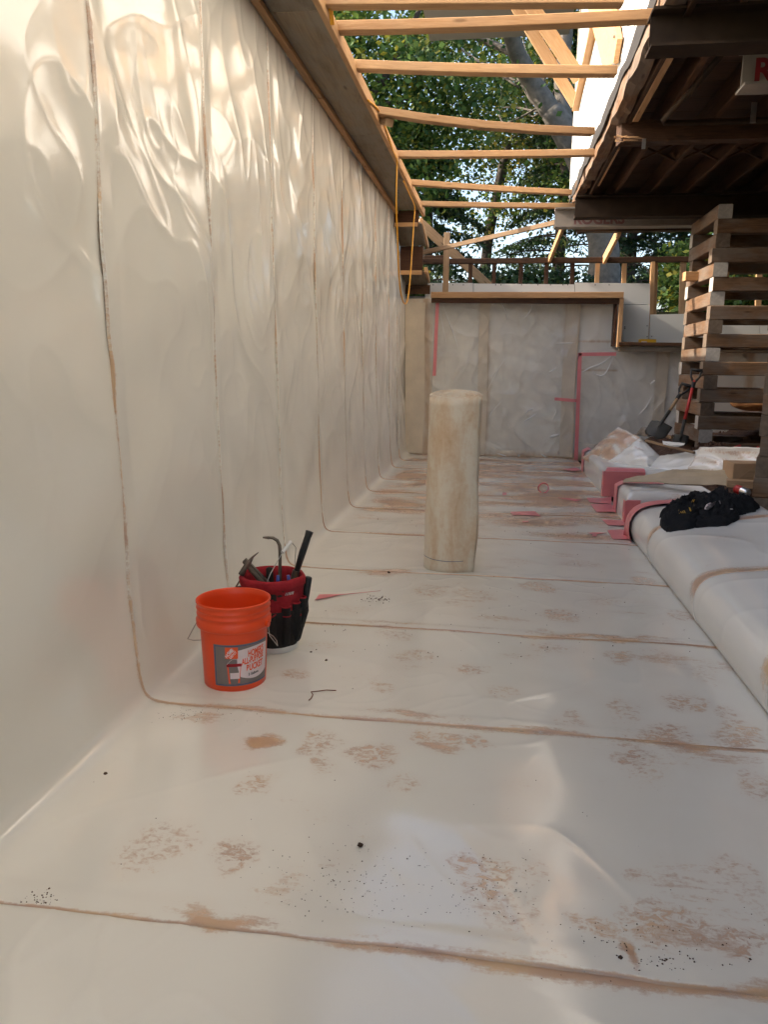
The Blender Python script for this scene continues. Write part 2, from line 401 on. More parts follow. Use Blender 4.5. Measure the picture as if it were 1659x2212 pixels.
PRINTS = [(345, 1830, 95, 70), (495, 1850, 70, 50), (690, 1612, 65, 38), (800, 1628, 55, 30), (940, 1600, 70, 30), (1035, 1612, 40, 25), (1040, 1885, 75, 60), (1150, 1885, 55, 50),
          (1600, 1905, 70, 50), (1640, 1960, 50, 50), (1385, 1895, 40, 25), (1350, 1612, 45, 30), (1365, 1645, 50, 22), (1520, 1450, 40, 35), (1240, 1552, 40, 18), (1340, 1532, 48, 26),
          (1480, 1520, 55, 22), (1570, 1545, 40, 18), (1440, 1592, 80, 32), (1600, 1592, 60, 35), (1210, 1560, 40, 18), (1640, 1700, 40, 40), (1205, 1330, 50, 14), (1310, 1300, 45, 10),
          (1160, 1270, 55, 12), (1020, 1285, 60, 12), (930, 1280, 50, 14), (1340, 1420, 45, 14), (1180, 1370, 45, 12), (900, 1420, 60, 18), (1010, 1450, 55, 18), (700, 1400, 60, 16),
          (640, 1460, 45, 16), (860, 1375, 60, 14), (1120, 1420, 50, 14), (1560, 1340, 35, 14), (1480, 1330, 45, 12), (1250, 1220, 60, 9), (1120, 1215, 60, 9), (1390, 1255, 40, 9), (870, 1700, 60, 35), (760, 1320, 60, 12),
          (1430, 2000, 120, 60), (1580, 2030, 90, 50), (1300, 2010, 60, 30), (1130, 1990, 70, 25), (560, 1700, 60, 35), (700, 1660, 50, 25), (820, 1480, 40, 12), (1090, 1500, 60, 16)]
SMEARS = [(470, 1985, 130, 25, 1.0), (560, 1602, 45, 16, 1.1), (620, 1920, 90, 40, .5), (720, 1870, 60, 40, .45), (940, 1620, 60, 9, 1.0), (430, 1555, 90, 14, .7), (880, 1548, 120, 10, .7), (1480, 1612, 110, 12, 1.0), (1300, 1380, 200, 9, .9),
          (850, 1350, 160, 7, .6), (830, 1237, 60, 9, 1.0), (1500, 2030, 170, 50, .7), (1350, 2060, 18, 40, 1.1), (1360, 1900, 200, 60, .25), (1100, 1960, 120, 30, .5), (760, 2020, 180, 15, .45), (1180, 2090, 300, 20, .35),
          (1250, 1160, 140, 12, .9), (1150, 1130, 120, 14, 1.0), (1200, 1090, 120, 12, .9), (1120, 1060, 90, 10, .9), (1250, 1120, 60, 12, .8), (1180, 1025, 80, 8, .9), (1100, 1010, 60, 8, .9), (990, 1175, 60, 6, .6), (1500, 1270, 90, 5, .7)]
def stamp_data(lst):
    out = []
    for q in lst:
        c = TZ(q[0], q[1]); a = TZ(q[0]+q[2], q[1]); b = TZ(q[0], q[1]+q[3])
        out.append((c.x, c.y, abs(a.x-c.x), max(abs(b.y-c.y), .02)*1.1, q[4] if len(q) > 4 else 1.0))
    return out
SP, SS = stamp_data(PRINTS), stamp_data(SMEARS)
def dirt_floor(X, Y):
    pr = np.zeros_like(X); sm = np.zeros_like(X)
    jx = X + .05*fbm(X*5, Y*5, 2, 2); jy = Y + .05*fbm(X*5, Y*5, 3, 2)
    for (cx, cy, a, b, k) in SP:
        d = ((jx-cx)/a)**2 + ((jy-cy)/b)**2; pr = np.maximum(pr, np.clip(1.25 - d, 0, 1)*(.45 + .5*((cx*7.3 + cy*3.1) % 1)))
    for (cx, cy, a, b, k) in SS:
        d = ((jx-cx)/a)**2 + ((jy-cy)/b)**2; sm = np.maximum(sm, np.exp(-d*1.1)*k)
    gen = fbm(X*1.3, Y*2.6, 21, 3)
    far = sst(5.2, 8.0, Y)
    sm = np.maximum(sm, far*np.clip(.66 + .8*gen + .10*sst(-.4, 1.2, X), 0, 1))
    sm = np.maximum(sm, np.clip(gen - .02, 0, 1)*.75*sst(1.2, 2.2, Y)*sst(-1.3, 0, X))
    pr = np.maximum(pr, np.clip(perlin(X*2.2, Y*2.2, 33)-.30, 0, 1)*1.5*sst(-1.0, .3, X))
    return pr, sm
def wall_disp(Yg, Zg, sd, y0, y1):
    up = sst(.35, 1.8, Zg)
    wx = .55*perlin(Yg*.9, Zg*.7, sd+1); wz = .55*perlin(Yg*.9, Zg*.7, sd+2)
    low = perlin(Yg*1.4 + wx, Zg*1.5 + wz, sd+3)*.026 + perlin(Yg*2.6 + 1.5*wz, Zg*2.5 + 1.5*wx, sd+8)*.011*(.25 + .75*up)
    rid = (1-np.abs(perlin(Yg*1.6 + 1.8*wx, Zg*1.4 + 1.8*wz, sd+4)))**7*.008
    rid2 = (1-np.abs(perlin(Yg*3.0 + 2.2*wz, Zg*2.2 + 2.4*wx, sd+5)))**8*.004
    dia = perlin((Yg + .9*Zg)*2.0, (Zg - .7*Yg)*.7, sd+6)*.022
    ver = perlin(Yg*5.0 + 1.5*wx, Zg*1.0, sd+7)*.0022*(.4 + .6*sst(3.5, 6, Yg))
    pin = sst(0, .16, Yg-y0)*sst(0, .16, y1-Yg)*.75 + .25
    return (1.15 - .3*sst(1.6, 2.8, Zg))*(low*(.75+.25*up) + (rid + rid2 + ver)*(.12 + .88*up) + dia*(1.0 - .75*up))*pin*sst(.05, .5, Zg)*(.8 + .2*sst(2, 6, Yg))
liner = thing('plastic_liner', 'cream plastic sheeting lining the pit floor, its long side wall and the low bench', 'plastic sheeting')
PROF = [(-1.475, 3.44), (-1.465, 3.0), (-1.45, 2.0), (-1.43, 1.0), (-1.415, .4), (-1.395, .10), (-1.365, .018), (-1.28, 0), (-1.0, 0), (0, 0), (1.0, 0), (1.16, 0)]
for i in range(len(SEAMS)-1):
    y0, y1 = SEAMS[i], SEAMS[i+1] + .07
    if y1 > YF: y1 = YF + .02
    near = 1.0 < SEAMS[i+1] and y0 < 4.5
    step = .011 if near else (.04 if y1 < 1 else .018)
    prof = PROF if y1 < 6.6 else PROF[:-1] + [(1.22, 0)]
    r, nm, s = resample(prof, step)
    vy = np.linspace(y0, y1, int((y1-y0)/step)+1); vy = np.r_[vy[0], vy]
    U, V = len(r), len(vy)
    Yg = np.repeat(vy[None, :], U, 0); Xg = np.repeat(r[:, :1], V, 1); Zg = np.repeat(r[:, 1:], V, 1)
    sd_ = i*5 + 3
    isw = sst(.02, .3, Zg)
    d = wall_disp(Yg, Zg, sd_, y0, y1)
    fl = 1 - isw
    wx = .5*perlin(Xg*.8, Yg*.8, sd_+9)
    fw = perlin(Xg*1.5 + wx, Yg*1.5, sd_+10)*.0035 + (1-np.abs(perlin(Xg*1.6 + 2*wx, Yg*.8 - wx, sd_+11)))**40*.0018 + (1-np.abs(perlin(Xg*4.2 + 3*wx, Yg*3.4 - 2*wx, sd_+13)))**22*.0028*sst(-.1, .5, perlin(Xg*1.1, Yg*1.1, sd_+14)) + perlin(Xg*2.6+wx, Yg*2.8, sd_+12)*.0032 + perlin(Xg*6.5+2*wx, Yg*6+wx, sd_+15)*.0011 + .0055
    edge = np.clip((Yg - y0)/.10, 0, 1)
    lap = .0065*(1-edge) + .0015
    lap[:, 0] = -.004
    # the far edge of a sheet is tucked under the next one
    tuck = sst(y1-.10, y1, Yg) if i < len(SEAMS)-2 else np.zeros_like(Yg)
    corner = np.exp(-((Xg+1.36)/.10)**2)*np.exp(-(Zg/.15)**2)
    off = d + fl*fw*(1-corner)*sst(0, .15, 1.12 - Xg)*(1-.8*tuck)*np.minimum(1, .35+edge) + lap*(1-tuck) - .004*tuck
    off = np.where(fl > .5, np.maximum(off, -.02), off)
    sw = .018*perlin(s*1.3, s*0 + i, 40)[:, None] + .006*perlin(s*6, s*0 + i, 41)[:, None]     # seams wander a little
    Yw = Yg + sw*np.clip(1 - (Yg-y0)/.3, 0, 1)*(1 if i else 0)
    P = np.stack([Xg + nm[:, :1]*off, Yw, Zg + nm[:, 1:]*off], -1)
    pr, sm = dirt_floor(Xg, Yg)
    pr *= fl; sm *= fl*sst(-1.42, -1.15, Xg)
    # clay along the laps, on the floor and on the wall, both sides of the edge
    dl = Yg - y0; dn = y1 - .07 - Yg
    amp = np.clip(.18 + 1.5*fbm(Xg*1.3 + Zg*1.7, Yg*0 + i*3.1, 50, 3), 0, 1)
    wseam = np.where(isw > .5, .22, 1.0)
    sm = np.maximum(sm, np.maximum(np.exp(-(dl/(.010 + .040*amp*wseam))**2)*(.25 + .75*amp), np.exp(-(dl/np.where(isw > .5, .005, .006+.0012*np.maximum(Yg, 0)))**2)*np.where(isw > .5, .45 + .5*amp, .95)))
    sm = np.maximum(sm, np.exp(-(np.maximum(dn, 0)/(.006 + .035*amp*wseam))**2)*np.where(isw > .5, .28 + .7*amp, .50 + .6*amp))
    sm = np.maximum(sm, isw*np.clip(perlin(Yg*1.5, Zg*1.2, sd_+60)-.62, 0, 1)*.8)
    grid('sheet', P, M['plastic'], liner, {'smear': sm, 'print': pr}, flip=True)

BS = [-2.0, .7, 1.9, 3.02, 4.2, 5.5, 6.33]
BPROF = [(1.17, -.012), (1.125, .002), (1.10, .05), (1.088, .12), (1.10, .20), (1.15, .262), (1.26, .297), (1.42, .312), (1.65, .338), (1.9, .38), (2.0, .36), (2.03, .28), (2.05, .15)]
rB, nB, sB = resample(BPROF, .013)
for i in range(len(BS)-1):
    y0, y1 = BS[i], BS[i+1] + (.07 if i < len(BS)-2 else 0)
    vy = np.linspace(y0, y1, int((y1-y0)/.015)+1); vy = np.r_[vy[0], vy]
    last = i == len(BS)-2
    fz = np.ones(len(vy))
    if last:
        t = np.linspace(0, math.pi/2, 9)[1:]; fz = np.r_[fz, np.cos(t)]; vy = np.r_[vy, y1 + .07*np.sin(t)]
    U, V = len(rB), len(vy)
    Yg = np.repeat(vy[None], U, 0); Xg = np.repeat(rB[:, :1], V, 1); Zg = rB[:, 1:]*fz[None]
    up = sst(.02, .25, Zg)
    wv = (perlin(Xg*1.4, Yg*1.0, i+70)*.014 + (1-np.abs(perlin(Xg*1.2+Yg*.4, Yg*1.1, i+75)))**14*.003)*up*sst(0, .25, Yg-y0)*sst(0, .25, y1-Yg)
    edge = np.clip((Yg-y0)/.12, 0, 1); lap = .0015*(1-edge) + .002; lap[:, 0] = -.004
    tuck = np.zeros_like(Yg) if last else sst(y1-.10, y1, Yg)
    off = (wv*(1-tuck) + lap*(1-tuck) - .004*tuck)
    sw = .012*perlin(sB*1.5, sB*0 + i, 44)[:, None]*np.clip(1-(Yg-y0)/.3, 0, 1)
    P = np.stack([Xg + nB[:, :1]*off, Yg + sw, Zg + nB[:, 1:]*off*fz[None]], -1)
    dl = Yg-y0; amp = np.clip(.6+.9*perlin(Xg*1.5, Yg*0+i, 90), 0, 1)
    sm = np.exp(-((dl-.03)/(.06+.05*amp))**2)*(.7+.5*amp)*up + np.clip(fbm(Xg*1.5, Yg*3, 95)-.2, 0, 1)*.7*up
    sm = np.maximum(sm, (1-up)*dirt_floor(Xg, Yg)[1]*.6)
    grid('bench_sheet', P, M['plastic_white'], liner, {'smear': sm, 'print': sm*0}, flip=True)

# footing pads beyond the bench, wrapped in sheeting
def pad(y0, y1, x0, x1, h):
    nu, nv = 70, 60
    def rr(a, b, n, r=.07):
        t = np.linspace(0, math.pi/2, 8)
        p = np.r_[a + r*(1-np.cos(t))*0 + r*(1-np.sin(math.pi/2 - t)), np.linspace(a+r, b-r, n)[1:-1], b - r*(1-np.sin(t))[::1]]
        k = np.r_[np.sin(t), np.ones(n-2), np.cos(t)]
        return p, k
    px, kx = rr(x0, x1, nu); py, ky = rr(y0, y1, nv)
    Xg, Yg = np.meshgrid(px, py, indexing='ij'); K = kx[:, None]*ky[None]
    Z = (h*(.72 + .28*K)); ring = K < 1e-6
    Z = np.where(ring, 0, Z)*1.0
    Z += np.where(ring, 0, perlin(Xg*2, Yg*2, y0)*.012)
    sm = np.clip(fbm(Xg*2, Yg*2, 15)-.1, 0, 1)*.7
    return grid('pad_sheet', np.stack([Xg, Yg, Z], -1), M['plastic_white'], liner, {'smear': sm, 'print': sm*0})
pad(6.98, 7.64, 1.17, 2.0, .28)
pad(8.46, 10.68, 1.17, 1.9, .29)

# ------------------------------------------------------------------ end wall
ew = thing('end_wall', 'stained plastic covered wall closing the far end of the pit below the white boards', 'wall', (0, YF, 0))
X, Z = np.meshgrid(np.linspace(-1.46, 6.5, 300), np.linspace(-.03, 2.36, 110), indexing='ij')
Z = np.where(X > 1.78, np.minimum(Z, 1.68), Z)
Yd = YF + .0 - .015*np.abs(fbm(X*1.5, Z*1.7, 4, 3)) - .015*(1-np.abs(perlin(X*2.2+Z, Z*1.7, 9)))**6
sm = .0 + .35*np.clip(fbm(X*2, Z*.7, 6), -1, 1)
for xs in (-.22, 1.02, 2.35, -1.1, 3.6, 4.8):
    sm = np.maximum(sm, np.exp(-((X-xs-.03*np.sin(Z*2))/.08)**2)*.95)
for zs in (1.75, 1.33):
    sm = np.maximum(sm, np.exp(-((Z-zs)/.02)**2)*(X > 1.0)*(X < 1.75)*.8)
sm = np.maximum(sm, np.exp(-(Z/.10)**2)*.9); sm = np.maximum(sm, .55*(X < -1.02))
grid('wall_sheet', np.stack([X, Yd - YF, Z], -1), M['farwall'], ew, {'smear': sm})
M['lap'] = simple('lap_tan', (.76, .65, .50), .3, 0, .2, 5)
for (xs, w, za, zb) in ((-.24, .14, .02, 2.30), (1.05, .20, .02, 2.30), (2.38, .16, .05, 1.62), (-1.28, .30, .02, 2.3)):
    X2, Z2 = np.meshgrid(np.linspace(xs-w/2, xs+w/2, 6), np.linspace(za, zb, 40), indexing='ij')
    grid('lap_strip', np.stack([X2 + .01*np.sin(Z2*3+xs), X2*0 - .050 - .006*perlin(X2*6, Z2*4, 3), Z2], -1), M['lap'], ew)
mb = MB(); mb.box((-1.6, .06, -.05), (6.6, .25, 1.62)); mb.box((-1.6, .061, 1.60), (1.76, .249, 2.40)); mb.build('concrete_core', M['concrete'], ew)
def film(x0, x1, z0, z1, sd, yoff):
    X, Z = np.meshgrid(np.linspace(x0, x1, 190), np.linspace(z0, z1, 180), indexing='ij')
    wx = perlin(X*1.3, Z*1.1, sd); hang = sst(z0, z1, Z)
    Yv = -.058 - .035*np.abs(perlin(X*1.5+wx+.5*Z, Z*1.4-.5*X, sd+1)) - .018*np.abs(perlin(X*3.4+2*wx, Z*3.0+X, sd+2)) - .004*np.abs(perlin(X*7+2*wx, Z*6.5, sd+3)) - .035*(1-np.abs(perlin(X*2.3+1.8*wx+.8*Z, Z*1.5-.9*X, sd+4)))**12
    f = grid('plastic_film', np.stack([X, Yv + yoff, Z + .02*perlin(X*3, Z*0, sd+5)*(1-hang)], -1), M['film'], ew)
    return f
film(-1.0, 1.12, .04, 2.30, 3, -.01); film(1.2, 2.9, .25, 1.62, 14, -.02)
def D7_(zx, zy): return (710.4+.3294*zx, 765+.3294*zy)
def tape_far(a, b, w):
    a, b = TY(*a, YF-.155), TY(*b, YF-.155); d = (b-a).normalized(); q = Vector((0, 1, 0)).cross(d)*w/2
    mb = MB(); mb.prism([a-q, a+q, b+q, b-q], (0, .003, 0))
    for i, v in enumerate(mb.v): mb.v[i] = (v[0], v[1]-YF, v[2])
    return mb.build('pink_tape', M['pink'], ew)
tape_far((945, 655), (938, 812), .05); tape_far((1250, 766), (1331, 765), .05); tape_far((1253, 763), (1244, 1000), .055); tape_far((1198, 862), (1247, 866), .045)

def board_panel(pts, dy=.02, Y=YF+.045):
    P = [TY(x, y, Y) for x, y in pts]; mb = MB(); mb.prism(P, (0, dy, 0)); return mb
M['crease_glint'] = simple('film_crease_glint', (.86, .85, .82), .12, 0, .05, 5, 0, 1.0)  # white for the film's raised creases, their glints put into the colour
def crease_glint(pts, r):
    P = [TY(x, y, YF-.12) - Vector((0, YF, 0)) for x, y in pts]; n_ = len(P)
    out = []
    for i in range(n_-1):
        a_ = P[max(i-1, 0)]; b_ = P[i]; c_ = P[i+1]; d_ = P[min(i+2, n_-1)]
        for t in np.linspace(0, 1, 6)[:-1]: out.append(.5*((2*b_)+(c_-a_)*t+(2*a_-5*b_+4*c_-d_)*t*t+(3*b_-a_-3*c_+d_)*t**3))
    out.append(P[-1]); m_ = len(out)
    MB().tube(out, [r*(.15 + math.sin(math.pi*i/(m_-1))) for i in range(m_)], 6).build('film_crease_glint', M['crease_glint'], ew, smooth=True)
for q, r in (([D7_(1440, 120), D7_(1470, 108), D7_(1490, 88)], .010), ([D7_(1275, 445), D7_(1320, 420), D7_(1362, 388)], .012), ([D7_(1285, 400), D7_(1310, 372), D7_(1345, 355)], .009), ([D7_(1445, 545), D7_(1480, 535), D7_(1512, 528)], .022),
             ([D7_(1240, 660), D7_(1252, 672)], .02), ([D7_(1390, 655), D7_(1430, 680)], .010), ([D7_(1100, 650), D7_(1170, 672)], .008), ([D7_(1455, 440), D7_(1480, 400), D7_(1490, 360)], .007), ([D7_(1050, 420), D7_(1070, 380), D7_(1140, 300)], .005),
             ([(957, 660), (968, 690), (980, 722), (990, 752)], .007), ([(950, 665), (955, 700), (965, 745)], .005), ([(1080, 650), (1090, 668), (1096, 690)], .009), ([(1062, 660), (1075, 652)], .009), ([(1150, 655), (1146, 672), (1130, 690)], .007),
             ([(1254, 806), (1275, 795), (1300, 785), (1330, 762)], .012), ([(1280, 806), (1300, 812), (1312, 800), (1326, 768)], .009), ([(1200, 742), (1240, 741)], .006), ([(1405, 830), (1415, 822)], .016), ([(1380, 895), (1395, 880), (1412, 850)], .007), ([(1050, 850), (1075, 800), (1095, 770)], .004)):
    crease_glint(q, r)
bw = thing('white_boards', 'row of white boards screwed to studs above the plastic covered end wall', 'wall boards')
for pts in ([(918, 612), (1022, 612), (1022, 650), (918, 650)], [(1023, 613), (1241, 615), (1241, 650), (1023, 650)], [(1242, 611), (1404, 613), (1404, 658), (1242, 658)],
            [(1345, 659), (1404, 659), (1400, 748), (1345, 748)], [(1405, 680), (1500, 678), (1500, 748), (1401.5, 748)], [(1501, 678), (1640, 676), (1640, 748), (1501, 748)], [(1641, 676), (1800, 674), (1800, 748), (1641, 748)]):
    b = board_panel(pts); o = b.build('board', M['panel'], bw)
sme = None
for k in range(26):
    x, y = random.choice([(random.uniform(930, 1400), random.choice([616, 632])), (random.choice([1025, 1245, 1350, 1398, 1408, 1498]), random.uniform(618, 745))])
    p = TY(x, y, YF+.044)
    if sme is None: mb = MB(); mb.tube([(0, .003, 0), (0, -.003, 0)], .008, 8); o = mb.build('screw_head', M['rubber'], bw); sme = o.data
    else: o = lnk(bpy.data.objects.new('screw_head', sme), bw)
    o.location = p
# stud frame on the wall top
sf = thing('stud_frame', 'low stud frame of dark timber with a top rail above the white boards', 'stud frame')
def stud(x0, y0, x1, y1, w, h, m, Y=YF+.12, name='stud'): return lumber(name, TY(x0, y0, Y), TY(x1, y1, Y), w, h, m, sf, up=(0, 1, 0))
lumber('rail', TY(912, 566, YF+.12), TY(1500, 561, YF+.12), .09, .075, M['old'], sf)
lumber('rail', TY(916, 558, YF+.14), TY(962, 557, YF+.14), .06, .06, M['old'], sf)
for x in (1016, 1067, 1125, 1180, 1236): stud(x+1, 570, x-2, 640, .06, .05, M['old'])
for x in (1290, 1348): stud(x+1, 570, x-2, 640, .065, .05, M['fresh'])  # sunlit studs of the dark frame, their light put into paler wood
stud(1410, 566, 1403, 745, .06, .09, M['fresh']); stud(1417, 566, 1411, 745, .05, .09, M['fresh'], YF+.2); stud(1476, 562, 1470, 745, .08, .05, M['lath'])  # the same sunlight coloured into these paler studs
for x in (1560, 1640): stud(x+1, 562, x-6, 745, .08, .05, M['fresh'])
# ledge along the end wall with its step
lg = thing('end_wall_ledge', 'timber ledge running along the top of the plastic covered end wall', 'ledge')
YL = YF-.32
lumber('front_rail', TY(931, 638, YL), TY(1347, 638, YL), .045, .085, M['fresh'], lg)
lumber('under_board', TY(932, 648, YL+.03), TY(1337, 651, YL+.03), .03, .09, M['old'], lg)
a, b2 = TY(932, 642, YL+.05), TY(1345, 642, YL+.05)
mb = MB(); mb.box((a.x, a.y, a.z-.02), (b2.x, YF+.06, a.z)); mb.build('shelf_plywood', M['ply'], lg)
lumber('end_post', TY(1343, 645, YL+.02), TY(1336, 750, YL+.02), .06, .05, M['fresh'], lg, up=(0, 1, 0))
a, b2 = TY(1336, 648, YL+.06), TY(1332, 748, YL+.06)
mb = MB(); mb.box((a.x-.03, a.y, b2.z), (a.x-.005, YF+.04, a.z)); mb.build('end_panel', M['riser'], lg)
lumber('lower_rail', TY(1336, 743, YL), TY(1660, 747, YL), .05, .05, M['old'], lg)
lumber('lower_board', TY(1337, 753, YL+.03), TY(1660, 757, YL+.03), .03, .085, M['ply'], lg)
a = TY(1337, 745, YL+.03); mb = MB(); mb.box((a.x, a.y, a.z-.03), (a.x+3.2, YF+.06, a.z-.01)); mb.build('lower_shelf', M['ply'], lg)
p = TY(1398, 741, YF-.15); mb = MB(); mb.box((-.115, -.05, 0), (.115, .05, .09)); bx = mb.build('fastener_box', M['yellow'], None, bevel=.004)
tag(bx, 'small yellow cardboard box left on the lower end ledge', 'box'); bx.location = (p.x, p.y, a.z-.01+.004); bx.rotation_euler = (0, 0, .12)
mb = MB(); mb.box((-.10, -.0515, .02), (-.02, -.0495, .06)); mb.build('label_patch', M['print_white'], bx)

# diagonals and upright in front of the trees
lumber_things = []
def plank(name, label, cat, p0, p1, w, h, m, up=(0, 0, 1), group=None, bow=0.0):
    o = lumber(name, p0, p1, w, h, m, None, up, bow); return tag(o, label, cat, group)
plank('diagonal_brace', 'long plank brace slanting down to the right behind the upright stake', 'plank', TY(904, 479, YF+.25), TY(1060, 622, YF+1.2), .04, .14, M['lath'], up=(.3, 0, 1))
plank('upright_stake', 'short upright pale stake standing on the end ledge', 'stake', TY(966, 503, YL+.07), TY(962, 634, YL+.07), .04, .085, M['lath'], up=(1, 0, 0))
plank('diagonal_brace', 'thin brace rising from the left form corner to the lettered beam', 'plank', TY(915, 546, YL-.1), TY(1203, 481, 10.75), .04, .06, M['lath'])
plank('diagonal_brace', 'short sunlit brace dropping from the lettered beam to the stud rail', 'plank', TY(1219, 484, 10.9), TY(1187, 562, YF+.1), .04, .09, M['fresh'])
plank('diagonal_brace', 'short brace dropping past the tree trunk to the stud rail', 'plank', TY(1339, 497, 11.0), TY(1305, 562, YF+.1), .04, .13, M['fresh'])

# ------------------------------------------------------------------ left form: plywood soffits, risers, lips
lf = thing('overhang_form', 'plywood overhang form with pale lip boards along the top of the side wall', 'formwork')
XL = -1.12
def zc(x, y, Y): return TY(x, y, Y).z
Y1, Y2, Y3 = 10.75, 11.45, YF-.05
z0 = 3.41; z1 = 3.39; zr1 = zc(880, 490, Y1); z2b = zc(885, 531, Y2); zr2 = zc(885, 594, Y2); z3b = zc(900, 615, Y3); zr3 = zc(905, 636, Y3)
sof = [(-3.5, Y1, z0, z1)]
ys = [-3.5, -1.1, 1.35, 3.55, 4.85, 7.3, 9.0, Y1]
for i in range(len(ys)-1):                        # the sheets of plywood butt end to end
    a, b2 = ys[i]+.002, ys[i+1]-.002; dz = random.uniform(-.004, .004)
    o = lumber('plywood_sheet', (-1.285, a, z1+.011+dz), (-1.285, b2, z1+.011+dz), .36, .018, M['ply'], lf, ch=.001)
for (ya, yb, za, zb) in ((Y1+.05, Y2, zr1+.05, z2b), (Y2+.05, Y3, zr2+.05, z3b)):
    lumber('plywood_sheet', (-1.29, ya, za), (-1.29, yb, zb), .37, .018, M['ply'], lf, ch=.001)
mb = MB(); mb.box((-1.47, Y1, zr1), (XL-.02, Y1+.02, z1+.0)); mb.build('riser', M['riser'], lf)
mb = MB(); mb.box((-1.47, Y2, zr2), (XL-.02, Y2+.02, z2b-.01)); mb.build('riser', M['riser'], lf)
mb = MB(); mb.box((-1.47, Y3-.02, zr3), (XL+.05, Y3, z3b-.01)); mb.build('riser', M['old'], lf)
lumber('riser_cleat', (-1.46, Y1-.02, zr1+.02), (XL-.03, Y1-.02, zr1+.02), .035, .05, M['fresh'], lf)
lumber('riser_cleat', (-1.46, Y2-.02, zr2+.025), (XL-.03, Y2-.02, zr2+.025), .035, .06, M['fresh'], lf)
lys = [-3.5, .9, 4.3, 7.05, 9.3, Y1+.42]
for i in range(len(lys)-1):
    lumber('lip_board', (XL+.005, lys[i]+.002, z1+.045), (XL+.005, lys[i+1]-.002, z1+.045), .038, .095, M['fresh'], lf)
lumber('lip_board', (XL+.005, Y1+.1, zr1+.085), (XL+.005, Y2+.4, z2b+.045), .038, .075, M['fresh'], lf)
lumber('lip_board', (XL+.02, Y2+.05, zr2+.075), (XL+.02, Y3+.02, z3b+.055), .045, .075, M['fresh'], lf)
nys = [-3.5, 1.0, 4.2, 6.2, 8.4, Y1]
for i in range(len(nys)-1):
    x = -1.435
    lumber('nailer', (x, nys[i]+.01, z1-.022), (x+random.uniform(-.008, .008), nys[i+1]-.01, z1-.022), .05, .036, M['fresh'], lf)

# ------------------------------------------------------------------ cross braces from the form to the house
BR = [((700, 4), (1345, 0), 'topmost'), ((722, 62), (1432, 36), ''), ((757, 143), (1330, 156), ''), ((803, 239), (1280, 286), ''), ((850, 335), (1292, 331), ''), ((882, 395), (1232, 417), ''), ((902, 441), (1248, 446), '')]
BL = ['cross brace of fresh lumber running in front of the porch lamp', 'cross brace ending at the rotten sill beside the near steel beam', 'cross brace passing below the bolted plank on the sunlit siding',
      'crooked sagging cross brace nearest the small wood block on the form', 'straight cross brace ending at the splintered end of the dark timber beam', 'slim cross brace meeting the far corner of the sunlit siding', 'cross brace resting just above the lettered beam end']
for k, ((a, b_, c_), lab) in enumerate(zip(BR, BL)):
    zt = 3.475
    p0 = TZ(*a, zt); p1 = TZ(*b_, zt)
    d = (p1-p0).normalized(); p0 = p0 - d*.06
    sink = min(0, .88 - p1.x)
    o = plank('cross_brace', lab, 'brace', p0, p1, .089, .060 if k else .07, M['fresh'], group='braces across the pit', bow=-.035 if k == 3 else random.uniform(-.012, .008))
p = TX(832, 262, XL+.06); o = plank('wood_block', 'short wood block tucked under the cord at the form lip', 'block', p + Vector((-.08, .02, .02)), p+Vector((.05, -.08, -.04)), .09, .06, M['lath'])

# yellow cord over the lip
XC = XL+.035
pts = [(712, -30), (713, 0), (717, 30), (720, 55)]
cord = thing('extension_cord', 'yellow cord looped over the form lip and hanging down the side wall', 'cord')
def cordtube(pp, xs):
    P = [TX(x, y, X) for (x, y), X in zip(pp, xs)]
    out = []
    for i in range(len(P)-1):
        a = P[max(i-1, 0)]; b_ = P[i]; c_ = P[i+1]; d_ = P[min(i+2, len(P)-1)]
        for t in np.linspace(0, 1, 6)[:-1]:
            out.append(.5*((2*b_) + (c_-a)*t + (2*a-5*b_+4*c_-d_)*t*t + (3*b_-a-3*c_+d_)*t**3))
    out.append(P[-1]); MB().tube(out, .0085, 6).build('strand', M['cord'], cord, smooth=True)
cordtube(pts, [XC]*4); cordtube([(708, -30), (709, 0), (713, 30), (716, 55)], [XC]*4)
cordtube([(795, 218), (812, 232), (822, 248), (836, 288), (848, 325), (857, 346), (857, 372), (856, 440), (859, 520), (861, 580), (865, 628), (871, 652), (877, 656), (882, 640), (887, 590), (891, 530), (894, 480), (896, 452), (893, 438), (886, 424), (872, 392)],
         [XC]*7 + [XC+.01]*8 + [XC]*6)

# ------------------------------------------------------------------ raised house
HX = .87; HY0, HY1 = -8.0, 11.15; HZ = 3.50
house = thing('raised_house', 'raised old house with sunlit white siding and dark exposed floor joists', 'house', (HX, HY1, HZ))
def hl(v): return Vector((v[0]-HX, v[1]-HY1, v[2]-HZ))
def hbox(name, a, b, m, bevel=0): mb = MB(); mb.box(hl(a), hl(b)); return mb.build(name, m, house, bevel=bevel)
exp = .125
for k in range(30):                               # lap siding, board by board
    z = HZ + .12 + k*exp
    mb = MB(); prof = [(HX-.020, z), (HX-.006, z), (HX-.002, z+exp+.015), (HX-.012, z+exp+.015)]
    jag = random.uniform(-.004, .004)
    mb.prism([hl((x, HY0, zz+jag)) for x, zz in prof], (0, HY1-HY0, 0)); mb.build('siding_board', M['white_paint'], house)
hbox('wall_core', (HX, HY0, HZ+.1), (HX+.12, HY1-.01, HZ+3.9), M['felt'])
hbox('end_wall_core', (HX+.13, HY1-.12, HZ+.1), (8.5, HY1-.02, HZ+3.9), M['white_paint'])
hbox('corner_board', (HX-.03, HY1-.005, HZ+.1), (HX+.09, HY1+.02, HZ+3.9), M['white_paint'])
mb = MB(); mb.box(hl((-.05, HY0, 6.30)), hl((HX+.1, HY1+.3, 6.46))); mb.build('roof_eave', M['white_paint'], house)
